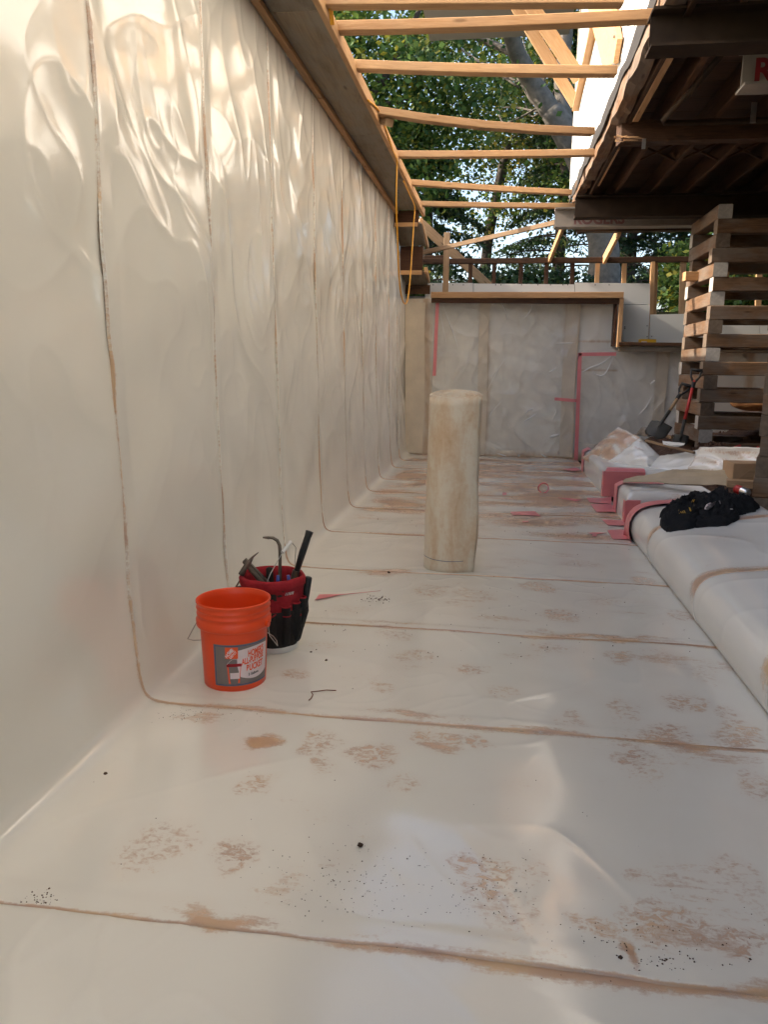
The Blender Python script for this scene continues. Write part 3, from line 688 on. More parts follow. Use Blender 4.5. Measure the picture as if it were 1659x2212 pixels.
# ragged felt and split sill along the bottom edge
nseg = 130; top = []; bot = []
for i in range(nseg+1):
    y = HY0 + (HY1-HY0)*i/nseg
    top.append(hl((HX-.030, y, HZ+.13+.05*float(perlin(y*2.2, 3.3, 1))+.035*float(perlin(y*9, 1.7, 2)))))
    bot.append(hl((HX-.030, y, HZ+.015+.04*float(perlin(y*3, 8.1, 3)))))
mb = MB(); n0 = len(top)
mb.add(top + bot + [p + Vector((.012, 0, 0)) for p in top + bot], [(i, i+1, n0+i+1, n0+i) for i in range(nseg)] + [(2*n0+i, 2*n0+i+1, 3*n0+i+1, 3*n0+i) for i in range(nseg)] + [(i, i+1, 2*n0+i+1, 2*n0+i) for i in range(nseg)] + [(n0+i, n0+i+1, 3*n0+i+1, 3*n0+i) for i in range(nseg)])
mb.build('torn_felt', M['felt'], house)
def rough_beam(name, x0, x1, y0, y1, z0_, z1_, m, sd, amp=.02):
    ny = max(8, int((y1-y0)*9)); V = []; sec = [(x0, z0_), ((x0+x1)/2, z0_), (x1, z0_), (x1, z1_), (x0, z1_), (x0, (z0_+z1_)/2)]
    for i in range(ny+1):
        y = y0 + (y1-y0)*i/ny
        for j, (x, z) in enumerate(sec):
            V.append(hl((x + amp*float(perlin(y*3.1, j*5.3, sd)), y, z + amp*1.3*float(perlin(y*4.3, j*3.9, sd+1)))))
    Fc = [(i*6+k, i*6+(k+1) % 6, (i+1)*6+(k+1) % 6, (i+1)*6+k) for i in range(ny) for k in range(6)] + [tuple(range(6)), tuple(ny*6+k for k in range(6))]
    mb = MB(); mb.add(V, Fc); return mb.build(name, m, house)
def ywood(nm):
    """The same lumber with its grain along Y."""
    m = M[nm].copy(); m.name = nm + '_y'
    for q in m.node_tree.nodes:
        if q.type == 'MAPPING':
            s = q.inputs['Scale'].default_value; q.inputs['Scale'].default_value = (s[1], s[0], s[2])
    return m
M['joist_y'] = ywood('joist'); M['old_y'] = ywood('old'); M['crib_y'] = ywood('crib'); M['fresh_y'] = ywood('fresh')
rough_beam('sill_beam', HX-.015, HX+.10, 5.2, 7.25, HZ-.10, HZ+.06, M['crib_y'], 1, .022)
rough_beam('sill_beam', HX-.01, HX+.10, 7.3, 9.3, HZ-.09, HZ+.05, M['crib_y'], 4, .018)
rough_beam('sill_beam', HX-.02, HX+.08, 9.32, 10.6, HZ-.08, HZ+.06, M['crib_y'], 7, .025)
rough_beam('sill_beam', HX-.02, HX+.11, -8, 5.15, HZ-.08, HZ+.06, M['crib_y'], 9, .02)
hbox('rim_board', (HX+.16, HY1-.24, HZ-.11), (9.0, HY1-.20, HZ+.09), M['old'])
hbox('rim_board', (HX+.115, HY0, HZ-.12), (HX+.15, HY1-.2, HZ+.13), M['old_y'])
lumber('ledger_strip', hl((HX+.17, 5.6, HZ-.10)), hl((HX+.17, 7.1, HZ-.11)), .05, .04, M['fresh'], house)
lumber('ledger_strip', hl((HX+.15, 8.0, HZ-.10)), hl((HX+.15, 9.5, HZ-.10)), .05, .03, M['fresh'], house)
for k in range(14):                               # joists and the boards above them
    x = HX + .42 + k*.41
    lumber('joist', hl((x, -7.8, HZ+.0)), hl((x, HY1-.25, HZ+.0)), .045, .19, M['joist'], house)
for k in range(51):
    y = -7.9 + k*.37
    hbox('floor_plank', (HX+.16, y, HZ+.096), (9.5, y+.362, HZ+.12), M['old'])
for k in range(8):
    for yy in (8.55, 3.2):
        x = HX + .42 + k*.41
        lumber('bridging', hl((x+.03, yy, HZ-.08)), hl((x+.38, yy, HZ+.08)), .035, .018, M['joist'], house)
        lumber('bridging', hl((x+.03, yy+.05, HZ+.08)), hl((x+.38, yy+.05, HZ-.08)), .035, .018, M['joist'], house)
mb = MB()
mb.tube([hl((1.42, 5.55, HZ-.05)), hl((1.30, 6.3, HZ-.16)), hl((1.20, 6.75, HZ-.22)), hl((1.22, 6.80, HZ-.23)), hl((1.6, 6.82, HZ-.23)), hl((5.5, 6.84, HZ-.2))], .022, 8); mb.build('drain_pipe', M['steel'], house, smooth=True)
mb = MB(); mb.box(hl((1.86, 6.79, HZ-.25)), hl((1.90, 6.80, HZ-.10))); mb.build('pipe_strap', M['wire'], house)
# lumber fixed to the siding: bolted plank, sloping ledger, knee braces
def on_wall(pts, t, x=HX-.03): return [hl(TX(px_, py_, x)) for px_, py_ in pts], (-t, 0, 0)
mb = MB(); poly, o_ = on_wall([(1262, -40), (1322, -40), (1345, 85), (1336, 138), (1311, 145)], .04); mb.prism(poly, o_); mb.build('bolted_plank', M['fresh'], house)
for q in ((1329, 80), (1327, 141), (1302, 18)):
    c_ = hl(TX(*q, HX-.07)); mb = MB(); mb.tube([c_, c_+Vector((-.015, 0, 0))], .014, 8); mb.build('bolt', M['wire'], house)
YK = HY1-.05
for (a, b_, w) in (((1284, 60), (1244, 238), .09),):
    lumber('ledger', hl(TX(*a, HX-.05)), hl(TX(*b_, HX-.05)), .04, w, M['fresh'], house, up=(1, 0, 0))
lumber('knee_brace', hl(TY(1081, -40, YK-.03)), hl(TY(1244, 226, YK-.03)), .04, .14, M['fresh'], house, up=(0, 0, 1))
lumber('knee_brace', hl(TY(1112, -40, YK-.3)), hl(TY(1252, 172, YK-.3)), .04, .17, M['fresh'], house, up=(0, 0, 1))
a = TY(900, 6, 11.6)
pr_ = thing('porch_roof', 'grey porch soffit jutting out from the white house above the pit', 'porch roof', (0, 11.6, a.z))
mb = MB(); mb.box((-1.25, -.4, .0), (HX-.03, 1.3, .35)); mb.build('soffit', M['porch'], pr_)
mb = MB(); mb.box((-.35, -.43, .03), (HX-.04, -.405, .20)); mb.build('gutter_board', M['old'], pr_)
c_ = TY(921, 27, 11.25); mb = MB(); mb.tube([(c_.x, -.32, -.01), (c_.x, -.32, -.10)], .05, 12); mb.build('lamp_holder', M['steel'], pr_)
mb = MB(); mb.lathe([(.03, -.10), (.06, -.12), (.075, -.19), (.06, -.22), (0.001, -.23)], 16, (c_.x, -.32, 0)); mb.build('flood_lamp', M['glass'], pr_, smooth=True)

# ------------------------------------------------------------------ beams under the house
def ibeam(name, label, x0, x1, yc, zb, h, fw, tw=.012, tf=.016, m=None, group='steel lifting beams', my=None):
    t = thing(name, label, 'beam', (x0, yc, zb), group)
    L = x1-x0
    mb = MB(); mb.box((0, -fw/2, 0), (L, fw/2, tf)); mb.build('bottom_flange', my or m, t)
    mb = MB(); mb.box((0, -fw/2, h-tf), (L, fw/2, h)); mb.build('top_flange', m, t)
    mb = MB(); mb.box((.002, -tw/2, tf), (L-.002, tw/2, h-tf)); mb.build('web', m, t)
    return t
I1 = ibeam('steel_beam', 'dark steel beam under the sill beside the near brace end', .80, 7, 5.16, 3.20, .21, .20, m=M['steel'])
I3 = ibeam('steel_beam', 'dark steel beam with a bright cut end passing over the tall crib', .83, 7, 10.02, 3.13, .25, .20, m=M['steel'])
IR = ibeam('lettered_beam', 'pale steel beam with faded red letters behind the crib top', .63, 7, 10.62, 3.12, .24, .20, m=M['beam_white'])
IS = ibeam('lettered_beam', 'steel beam end with bold red letters hanging below the joists', 1.44, 7, 5.55, 3.10, .25, .20, m=M['beam_white'])
def letters(parent, txt, size, x, y, z, m, sh=0):
    v, f = text_mesh(txt, size, sh, .006)
    mb = MB(); mb.add([(x+q[0], y, z+q[1]) for q in v], f); o = mb.build('lettering', m, parent); return o
letters(IS, 'ROGERS', .19, .07, -.009, .045, M['stencil']); letters(IR, 'ROGERS', .17, .24, -.009, .05, M['stencil_faded'])
o = rough = None
def timber_beam(name, label, x0, x1, yc, zb, h, w, m, sd):
    nx = 40; V = []; sec = [(-w/2, 0), (0, 0), (w/2, 0), (w/2, h), (0, h), (-w/2, h)]
    for i in range(nx+1):
        x = x0 + (x1-x0)*i/nx
        e = math.exp(-(x-x0)/.12)
        for j, (y, z) in enumerate(sec):
            V.append((x - x0 + (e*.05*random.random() if i == 0 else 0), y + .006*float(perlin(x*4, j*4.1, sd)) + e*random.uniform(-.02, .02), z + .008*float(perlin(x*5, j*3.3, sd+1)) + e*random.uniform(-.03, .02)))
    mb = MB(); mb.add(V, [(i*6+k, i*6+(k+1) % 6, (i+1)*6+(k+1) % 6, (i+1)*6+k) for i in range(nx) for k in range(6)] + [tuple(range(6)), tuple(nx*6+k for k in range(6))])
    o = mb.build(name, m); o.location = (x0, yc, zb); return tag(o, label, 'beam')
tb = timber_beam('timber_beam', 'dark old timber beam with a splintered broken end under the house', .90, 7, 7.25, 3.24, .16, .15, M['old'], 3)
for k in range(14):
    s0 = Vector((random.uniform(-.02, .1), -.08, random.uniform(0, .05))); d = Vector((random.uniform(-.03, .16), random.uniform(-.03, .0), random.uniform(-.03, .02)))
    mb = MB(); mb.tube([s0, s0+d*.5, s0+d], [.006, .004, .001], 4); mb.build('splinter', M['fresh'], tb)
timber_beam('timber_beam', 'last dark timber beam below the far edge of the house', .92, 7, 11.0, 3.13, .10, .14, M['old'], 8)
p = TX(1352, 325, 1.13); mb = MB(); mb.box((-.015, -.003, -.06), (.015, .003, .02)); o = mb.build('metal_strap', M['wire']); o.location = (1.13, 7.165, 3.235); tag(o, 'short shiny metal strap nailed to the dark timber beam', 'strap')
# pale lumps hanging between the near joists
for k, (x, w) in enumerate(((1.62, .15), (1.93, .13), (2.22, .14))):
    bm = bmesh.new(); bmesh.ops.create_icosphere(bm, subdivisions=3, radius=1)
    for v in bm.verts:
        q = v.co.copy(); f = 1 + .18*float(perlin(q.x*1.7+k*9, q.y*1.7+q.z, k)); v.co = Vector((q.x*w*f, q.y*.13*f, q.z*.10*f))
    me = bpy.data.meshes.new('insulation_bundle'); bm.to_mesh(me); bm.free(); me.materials.append(M['concrete'])
    me.polygons.foreach_set('use_smooth', [True]*len(me.polygons))
    o = lnk(bpy.data.objects.new('insulation_bundle', me)); o.location = (x, 4.95, 3.47)
    tag(o, 'pale grey lumpy bundle stuffed between joists above the near steel beam', 'bundle', 'bundles between the near joists')

# ------------------------------------------------------------------ timber cribs
TS = .153
M['end_pale'] = simple('end_grain_pale', (.46, .42, .37), .85, 0, .35, 35, .4); M['end_brown'] = simple('end_grain_brown', (.16, .115, .08), .9, 0, .5, 30, .5)
def timber_proto(L): return lumber_mesh(L, TS-.002, TS-.003, .007, 0, 3)
_tm = {}
def crib_timber(name, p0, dx, dy, L, label, group, jit=.012):
    key = (round(L, 2), random.random() < .45)
    if key not in _tm:
        _tm[key] = timber_proto(L).build('crib_timber', M['crib']).data
        _tm[key].materials.append(M['end_pale'] if key[1] else M['end_brown'])
        for q in _tm[key].polygons:
            if abs(q.normal.x) > .9: q.material_index = 1
    me = _tm[key]
    o = None
    for q in bpy.data.objects:
        if q.data == me and 'label' not in q: o = q; break
    if o is None: o = lnk(bpy.data.objects.new('crib_timber', me))
    ang = math.atan2(dy, dx) + random.uniform(-jit, jit)
    j = random.uniform(-.025, .02)
    o.location = (p0[0]+dx*j, p0[1]+dy*j, p0[2]); o.rotation_euler = (random.choice([0, math.pi/2, math.pi]), 0, ang)
    return tag(o, label, 'timber', group)
def crib(x0, y0, z0_, n, first, LX, LY, label, group, jit=.012, turn=0.0):
    ct, st_ = math.cos(turn), math.sin(turn)
    def T_(x, y, z): return (x0 + (x-x0)*ct - (y-y0)*st_, y0 + (x-x0)*st_ + (y-y0)*ct, z)
    for k in range(n):
        z = z0_ + (k+.5)*TS
        if (k + first) % 2:                        # along X
            for y in (y0+TS/2, y0+LY-TS/2-.03): crib_timber('t', T_(x0, y, z), ct, st_, LX, label, group, jit)
        else:
            for x in (x0+TS/2, x0+LX-TS/2): crib_timber('t', T_(x, y0, z), -st_, ct, LY, label, group, jit)
crib(2.30, 9.28, .38, 18, 1, 1.3, 1.22, 'weathered square timber laid crosswise in the tall crib beside the shovels', 'timbers of the tall crib beside the shovels')
crib(1.925, 6.05, .27, 19, 0, 1.3, 1.22, 'weathered square timber laid crosswise in the crib next to the covered bench', 'timbers of the crib next to the covered bench', .02, R_(-19))
z = .38 + 12*TS
plank('wood_offcut', 'fresh orange timber offcut sticking out of the tall crib', 'timber', TY(1477, 598, 9.95), TY(1477, 598, 9.95)+Vector((.5, .05, 0)), .14, .10, M['fresh'])
# red spray marks on the lowest crib timber
def sprayS(x, z, w, h, y):
    P = [(x + w*math.cos(a)*.5*(1 if a < math.pi*1.2 else 1), y, z + h*(.5 - t) ) for t, a in ((i/14, math.pi*(.1 + 2.6*i/14)) for i in range(15))]
    mb = MB(); mb.tube(P, .013, 6); return mb
sp = thing('spray_mark', 'faded red spray paint marks on the lowest timber of the tall crib', 'paint mark', (2.72, 9.272, .46))
sprayS(0, 0, .10, .11, 0).build('stroke', M['red_paint'], sp); mb = MB(); mb.tube([(.24, 0, .05), (.22, 0, 0)], .012, 6); mb.build('stroke', M['red_paint'], sp); mb = MB(); mb.tube([(.30, 0, .05), (.29, 0, 0)], .012, 6); mb.build('stroke', M['red_paint'], sp)

# ------------------------------------------------------------------ trees
def leaf_mesh(name, C, size, m, parent, up=.4, asp=.75):
    n = len(C)
    nrm = RNG.normal(size=(n, 3)); nrm[:, 2] += up*2; nrm /= np.linalg.norm(nrm, axis=1)[:, None]
    t = np.cross(nrm, RNG.normal(size=(n, 3))); t /= np.linalg.norm(t, axis=1)[:, None]; b = np.cross(nrm, t)
    s = (size*RNG.uniform(.6, 1.3, n))[:, None]
    V = np.stack([C - t*s*.5, C + b*s*asp*.5 + t*s*.05, C + t*s*.55, C - b*s*asp*.5 + t*s*.05], 1)
    me = bpy.data.meshes.new(name); me.vertices.add(n*4); me.vertices.foreach_set('co', V.reshape(-1).astype(np.float32))
    me.loops.add(n*4); me.loops.foreach_set('vertex_index', np.arange(n*4, dtype=np.int32))
    me.polygons.add(n); me.polygons.foreach_set('loop_start', np.arange(0, n*4, 4, dtype=np.int32))
    me.update(calc_edges=True); me.materials.append(m)
    return lnk(bpy.data.objects.new(name, me), parent)
def limb(mb, pts, r0, r1, seg=9):
    P = [Vector(p) for p in pts]; out = []
    for i in range(len(P)-1):
        a = P[max(i-1, 0)]; b_ = P[i]; c_ = P[i+1]; d_ = P[min(i+2, len(P)-1)]
        for t in np.linspace(0, 1, 6)[:-1]: out.append(.5*((2*b_)+(c_-a)*t+(2*a-5*b_+4*c_-d_)*t*t+(3*b_-a-3*c_+d_)*t**3))
    out.append(P[-1]); n = len(out)
    mb.tube(out, [r0+(r1-r0)*i/(n-1) + r0*.05*random.uniform(-1, 1) for i in range(n)], seg)
def broadleaf(label, base, trunk_pts, limbs, crown_c, crown_r, nclump, per, size, m, bark, spread=.55, r0=.2):
    t = thing('broadleaf_tree', label, 'tree', base, 'trees behind the pit'); B = Vector(base)
    mb = MB(); limb(mb, [Vector(p)-B for p in trunk_pts], r0, r0*.6, 12)
    for (pts, a, b_) in limbs: limb(mb, [Vector(p)-B for p in pts], a, b_)
    cc = np.array(crown_c); cr = np.array(crown_r)
    cl = []
    while len(cl) < nclump:
        q = RNG.uniform(-1, 1, 3)
        if .25 < np.linalg.norm(q) < 1: cl.append(cc + q*cr)
    cl = np.array(cl)
    top = np.array(trunk_pts[-1])
    for q in cl[::5]:                              # twigs into the crown
        a = Vector(top + (q-top)*.15); mid = Vector((top + q)/2 + RNG.normal(size=3)*.3)
        limb(mb, [a-B, mid-B, Vector(q)-B], min(r0*.22, .03), .008, 5)
    mb.build('trunk', bark, t, smooth=True)
    C = (cl[:, None, :] + RNG.normal(size=(nclump, per, 3))*np.array([spread, spread, spread*.55])*RNG.uniform(.6, 1.3, (nclump, 1, 1))).reshape(-1, 3) - np.array(base)
    leaf_mesh('crown', C, size, m, t)
    return t
def conifer(label, base, h, r, n, m, bark, droop=.35):
    t = thing('conifer_tree', label, 'tree', base, 'trees behind the pit')
    mb = MB(); limb(mb, [(0, 0, 0), (.05, 0, h*.5), (0, .05, h)], .22, .03, 8)
    pts = []; nb = int(h*9)
    for k in range(nb):
        f = (k+random.random())/nb; z = h*(.06+.92*f); L = r*(1-f)**.8*random.uniform(.65, 1.1) + .25; a = random.random()*6.283
        dx, dy = math.cos(a), math.sin(a)
        P = [Vector((dx*L*s_, dy*L*s_, z + .15*L*s_ - droop*L*s_*s_)) for s_ in (0, .35, .7, 1)]
        limb(mb, P, .03*(1-f)+.012, .006, 4)
        per = int(n/nb)
        s_ = RNG.uniform(.15, 1.02, per); w = .22*L*(1.05-s_) + .07
        side = RNG.normal(size=per)*w
        q = np.stack([dx*L*s_ - dy*side, dy*L*s_ + dx*side, z + .15*L*s_ - droop*L*s_**2 - np.abs(RNG.normal(size=per))*.10 - .25*np.abs(side)], -1)
        pts.append(q)
    mb.build('trunk', bark, t, smooth=True)
    leaf_mesh('crown', np.concatenate(pts), .17, m, t, up=.15, asp=.33)
    return t
Yt = 19.0
tp = [TY(1308, 680, Yt), TY(1305, 600, Yt), TY(1302, 520, Yt), TY(1280, 420, Yt), TY(1235, 310, Yt), TY(1190, 240, Yt)]
base = Vector((tp[0].x, Yt, 2.2)); tp = [base] + tp
lb = [([TY(1235, 320, Yt), TY(1195, 250, Yt), TY(1150, 180, Yt), TY(1115, 110, Yt-.4), TY(1095, 30, Yt-.8), TY(1085, -60, Yt-1)], .26, .15),
      ([TY(1250, 350, Yt), TY(1222, 270, Yt+.3), TY(1212, 180, Yt+.5), TY(1225, 60, Yt+.6), TY(1220, -80, Yt+.8)], .22, .10),
      ([TY(1118, 120, Yt-.3), TY(1060, 95, Yt), TY(1000, 70, Yt), TY(930, 30, Yt)], .10, .03)]
broadleaf('large broadleaf tree with a thick pale trunk bending left behind the house corner', base, tp, lb, (.6, 22.3, 9.6), (6.2, 2.4, 4.2), 100, 240, .13, M['leaf'], M['bark'], .52, .42)
broadleaf('leafy dark green tree standing close beyond the form corner', (-4.2, 17, 3.2), [(-4.2, 17, 3.2), (-3.9, 17, 5), (-3.3, 17, 6.6)], [([(-3.6, 17, 6), (-2.4, 17.2, 7.5), (-1.6, 17, 9)], .10, .04)],
          (-2.9, 17.5, 7.0), (2.6, 1.8, 3.0), 72, 290, .13, M['leaf'], M['bark_dark'], .45, .22)
broadleaf('yellowing broadleaf tree in the gap between the conifers', (-.6, 25, 2.2), [(-.6, 25, 2.2), (-.5, 25, 5), (0, 25, 8)], [], (.2, 25, 8.0), (3.4, 2.0, 3.2), 42, 230, .125, M['leaf_y'], M['bark_dark'], .55, .2)
broadleaf('tall broadleaf tree filling the gap behind the leaning limb', (4.0, 27, 2.2), [(4, 27, 2.2), (3.6, 27, 6), (3, 27, 10)], [], (2.2, 27, 11.5), (5, 2.2, 4.5), 60, 250, .14, M['leaf_y'], M['bark_dark'], .7, .3)
conifer('dark conifer rising behind the upright stake', (-1.9, 19.5, 2.2), 5.2, 2.0, 9000, M['needle'], M['bark_dark'])
conifer('tall dark conifer right of the bright sky gap', (1.55, 23.5, 2.2), 9.0, 2.4, 15000, M['needle'], M['bark_dark'])
conifer('slender conifer behind the pale tree trunk', (3.6, 24, 2.2), 8.5, 2.0, 12000, M['needle'], M['bark_dark'])
conifer('conifer with thin dark stem left of the tall crib', (5.2, 25, 2.2), 9, 2.0, 12000, M['needle'], M['bark_dark'])
conifer('dark conifer seen through the top of the tall crib', (7.2, 24, 2.2), 9, 2.4, 12000, M['needle'], M['bark_dark'])
conifer('far conifer filling in below the form corner', (-3.6, 24, 2.2), 6.5, 2.4, 9000, M['needle'], M['bark_dark'])
def shrub(label, base, r, n, m, size=.12):
    t = thing('shrub', label, 'shrub', base, 'shrubs behind the end wall')
    q = RNG.normal(size=(n, 3)); q /= np.linalg.norm(q, axis=1)[:, None]; q *= RNG.uniform(.3, 1, (n, 1))**.5
    q *= np.array(r)*(1 + .25*perlin(q[:, :1]*3, q[:, 1:2]*3 + q[:, 2:]*2, base[0])); q[:, 2] += r[2]*.9
    mb = MB()
    for k in range(7): limb(mb, [(0, 0, 0), (random.uniform(-.3, .3)*r[0], random.uniform(-.3, .3)*r[1], r[2]*.8), (random.uniform(-.7, .7)*r[0], random.uniform(-.6, .6)*r[1], r[2]*1.6)], .03, .006, 5)
    mb.build('stem', M['bark_dark'], t); leaf_mesh('foliage', q, size, m, t)
shrub('rounded green shrub behind the far end of the white boards', (4.2, 16.5, 2.2), (1.2, .8, 1.0), 6500, M['leaf'])
shrub('low dark shrub behind the stud frame', (.6, 18, 2.2), (1.8, .8, .7), 5000, M['needle'])
shrub('small shrub with yellow leaves at the form corner', (-1.7, 15, 2.2), (.5, .4, .55), 1100, M['leaf_y'], .10)
shrub('wide shrub hiding behind the timber crib', (6.4, 17, 2.2), (1.6, .8, 1.0), 6000, M['leaf'])

# ------------------------------------------------------------------ standing roll of sheeting
rp = TZ(967, 1241)
roll = thing('sheeting_roll', 'tall dusty roll of cream sheeting standing upright on the pit floor', 'roll', (rp.x, rp.y+.18, 0))
def roll_mat():
    m, n, l, b = mat('roll_dusty'); p = objc(n)
    t = noise(n, l, mapping(n, l, p, (4, 4, 1.2)), 1.8, 7, .68, .5)
    t2 = noise(n, l, p, 28, 6, .7)
    f = math_(n, l, 'ADD', math_(n, l, 'MULTIPLY', t, .75), math_(n, l, 'MULTIPLY', t2, .25))
    l.new(ramp(n, l, f, [(.44, (.78, .68, .54)), (.56, (.70, .53, .36)), (.76, (.54, .32, .16))]), b.inputs['Base Color'])
    b.inputs['Roughness'].default_value = .42; bump(n, l, b, t2, .15, .003); return m
M['roll'] = roll_mat()
turns, sg, rows = 8.35, 72, 26; Hr = 1.215
nU = int(turns*sg); a0 = R_(-33) - 2*math.pi*turns
ang = a0 + np.linspace(0, 2*math.pi*turns, nU); rad = .075 + .103*np.linspace(0, 1, nU)
flap = np.clip((np.linspace(0, 1, nU) - (1-.07/turns))/(.07/turns), 0, 1)
zz = np.linspace(0, Hr, rows)
P = np.zeros((nU, rows, 3))
for j, z in enumerate(zz):
    rr = rad + .030*flap**2*math.exp(-((z-.33)/.25)**2) + .014*flap**.5
    P[:, j, 0] = rr*np.cos(ang) + .012*z; P[:, j, 1] = rr*np.sin(ang); P[:, j, 2] = z*(1 - .030 + .018*np.sin(ang)*rad/.16 + .004*np.sin(np.linspace(0, 90, nU)))
P[:, :, 2] += .012*np.clip(1 - P[:, :, 2]/.3, 0, 1)*(P[:, :, 0] > .05)*0
o = grid('wound_sheet', P, M['roll'], roll)
md = o.modifiers.new('thick', 'SOLIDIFY'); md.thickness = .008; md.offset = 0
mb = MB(); mb.lathe([(.04, 1.15), (.075, 1.15), (.078, .0)], 32); mb.build('core_tube', M['card'], roll, smooth=True)
k0 = nU - sg; Pb = []
for i in range(k0, nU):
    for z in (.098, .101): Pb.append(((rad[i]+.0062)*math.cos(ang[i]) + .012*z, (rad[i]+.0062)*math.sin(ang[i]), z + .01*math.sin(ang[i])))
mb = MB(); mb.add(Pb, [(2*i, 2*i+1, 2*i+3, 2*i+2) for i in range(sg-1)]); mb.build('printed_line', M['print_blue'], roll)

# ------------------------------------------------------------------ orange bucket
bp = TZ(507, 1472)
bk = thing('orange_bucket', 'bright orange plastic bucket with printed label standing against the side wall', 'bucket', (bp.x, bp.y+.01, .004))
rb, rt, hb = .132, .153, .372
def rad_at(z): return rb + (rt-rb-.006)*(z/hb)
prof = [(.001, .004), (rb-.008, .004), (rb-.004, 0), (rb, .006)] + [(rad_at(z), z) for z in (.05, .1, .15, .2, .25, .262)]
prof += [(rt+.003, .264), (rt+.005, .268), (rt+.006, .292), (rt+.001, .296), (rt-.002, .300), (rt-.001, .313), (rt+.003, .316), (rt+.003, .320), (rt-.001, .323), (rt, .338), (rt+.004, .341), (rt+.004, .345), (rt, .348), (rt+.001, .362), (rt+.005, .366), (rt+.005, .372), (rt+.001, .3745), (rt-.003, .372),
         (rt-.004, .34), (rad_at(.25)-.004, .25), (rad_at(.1)-.004, .1), (rb-.006, .012), (.001, .010)]
mb = MB(); mb.lathe(prof, 72); o = mb.build('body', M['orange'], bk)
o.data.polygons.foreach_set('use_smooth', [True]*len(o.data.polygons))
for s_ in (-1, 1):
    a = R_(180 - 12) if s_ < 0 else R_(-12)
    c_ = Vector((math.cos(a), math.sin(a), 0)); mb = MB(); mb.tube([c_*(rt-.004)+Vector((0, 0, .279)), c_*(rt+.016)+Vector((0, 0, .279))], .014, 12); mb.build('handle_ear', M['orange'], bk)
# wire bail hanging at the left ear, sagging behind the bucket
ea = Vector((math.cos(R_(168)), math.sin(R_(168)), 0))*(rt+.012)+Vector((0, 0, .279)); eb = Vector((math.cos(R_(-12)), math.sin(R_(-12)), 0))*(rt+.012)+Vector((0, 0, .279))
dn = Vector((-.062, -.01, -.115)); P = [ea, ea+dn*.5, ea+dn, ea+dn+Vector((.02, .02, -.012))]
for t in np.linspace(0, math.pi, 14)[1:-1]:
    aa = R_(168) - t; P.append(Vector((math.cos(aa)*(rt+.03), math.sin(aa)*(rt+.045), .135 + .03*math.sin(t))))
P = P[:-1] + [eb + Vector((.0, .02, -.06)), eb]
mb = MB(); mb.tube(P, .0022, 6); mb.build('wire_handle', M['wire'], bk)
# label wrapped round the front right
AL0, AL1, ZL0, ZL1 = R_(-106), R_(-8), .048, .212
vdir = math.atan2(-bk.location.y, -bk.location.x)
AL0 = vdir - R_(38); AL1 = AL0 + R_(108)
def wrap(u, z, off):                              # u = 0..1 across the label
    z = .028 + (z - .048)*1.122; a = AL0 + (AL1-AL0)*u; r = rad_at(z) + off; return (r*math.cos(a), r*math.sin(a), z)
LWm = (AL1-AL0)*.14                               # label width in metres
def patch(name, u0, u1, z0_, z1_, off, m, nu=24):
    mb = MB(); us = np.linspace(u0, u1, nu); mb.add([wrap(u, z0_, off) for u in us] + [wrap(u, z1_, off) for u in us], [(i, i+1, nu+i+1, nu+i) for i in range(nu-1)])
    return mb.build(name, m, lab if name != 'label' else bk)
lab = patch('label', 0, 1, ZL0, ZL1, .0008, M['grey'])
for (a, b_, c_, d_) in ((.02, .98, ZL0+.004, ZL0+.0065), (.02, .98, ZL1-.0065, ZL1-.004), (.02, .032, ZL0+.004, ZL1-.004)): patch('label_border', a, b_, c_, d_, .0014, M['print_blue'])
patch('label_square', .20, .40, .158, .203, .0016, M['print_orange'])
mb = MB(); us = np.linspace(.385, .985, 30); top = [wrap(u, .188 + .010*math.sin((u-.385)*4), .0013) for u in us]; bot = [wrap(u, .088 - .018*math.sin((u-.385)*5.2) - (.0 if u > .43 else (u-.43)*.9), .0013) for u in us]
mb.add(top + bot, [(i, i+1, 31+i-0, 30+i) for i in range(29)]); mb.build('label_banner', M['print_white'], lab)
def label_text(txt, u, z, size, m, rot=0.0, sx=1.0, bold=.0006, off=.0022, shear=0):
    v, f = text_mesh(txt, size, shear, bold); c, s = math.cos(rot), math.sin(rot)
    mb = MB(); mb.add([wrap(u + (q[0]*sx*c - q[1]*s)/LWm, z + q[0]*sx*s + q[1]*c, off) for q in v], f); mb.build('label_text', m, lab)
label_text('THE', .255, .176, .013, M['print_white'], R_(45), .9, .0004)
label_text('HOME', .225, .160, .018, M['print_white'], R_(45), .85, .0007)
label_text('DEPOT', .285, .157, .0135, M['print_white'], R_(45), .85, .0004)
label_text("HOMER'S", .56, .160, .034, M['print_orange'], R_(5), .62, .0012, shear=.15)
label_text("ALL-PURPOSE", .46, .131, .033, M['print_orange'], R_(6), .56, .0012, shear=.15)
label_text("BUCKET", .53, .103, .034, M['print_orange'], R_(5), .70, .0012, shear=.15)
label_text("5 Gallons", .57, .084, .014, M['print_black'], R_(4), .95, .0005)
# small printed bucket on the label
mb = MB(); q = [(.245, .058), (.42, .060), (.45, .135), (.22, .133)]; mb.add([wrap(*p_, .0018) for p_ in q], [(0, 1, 2, 3)]); mb.build('label_picture', M['print_orange'], lab)
patch('label_picture_rim', .215, .455, .126, .138, .0024, M['red_cloth'], 10); patch('label_picture_tag', .27, .42, .078, .102, .0024, M['print_white'], 8)
mb = MB(); mb.tube([wrap(.22+.24*t, .135+.022*math.sin(t*math.pi), .0024) for t in np.linspace(0, 1, 12)], .0008, 4); mb.build('label_picture_handle', M['print_white'], lab)

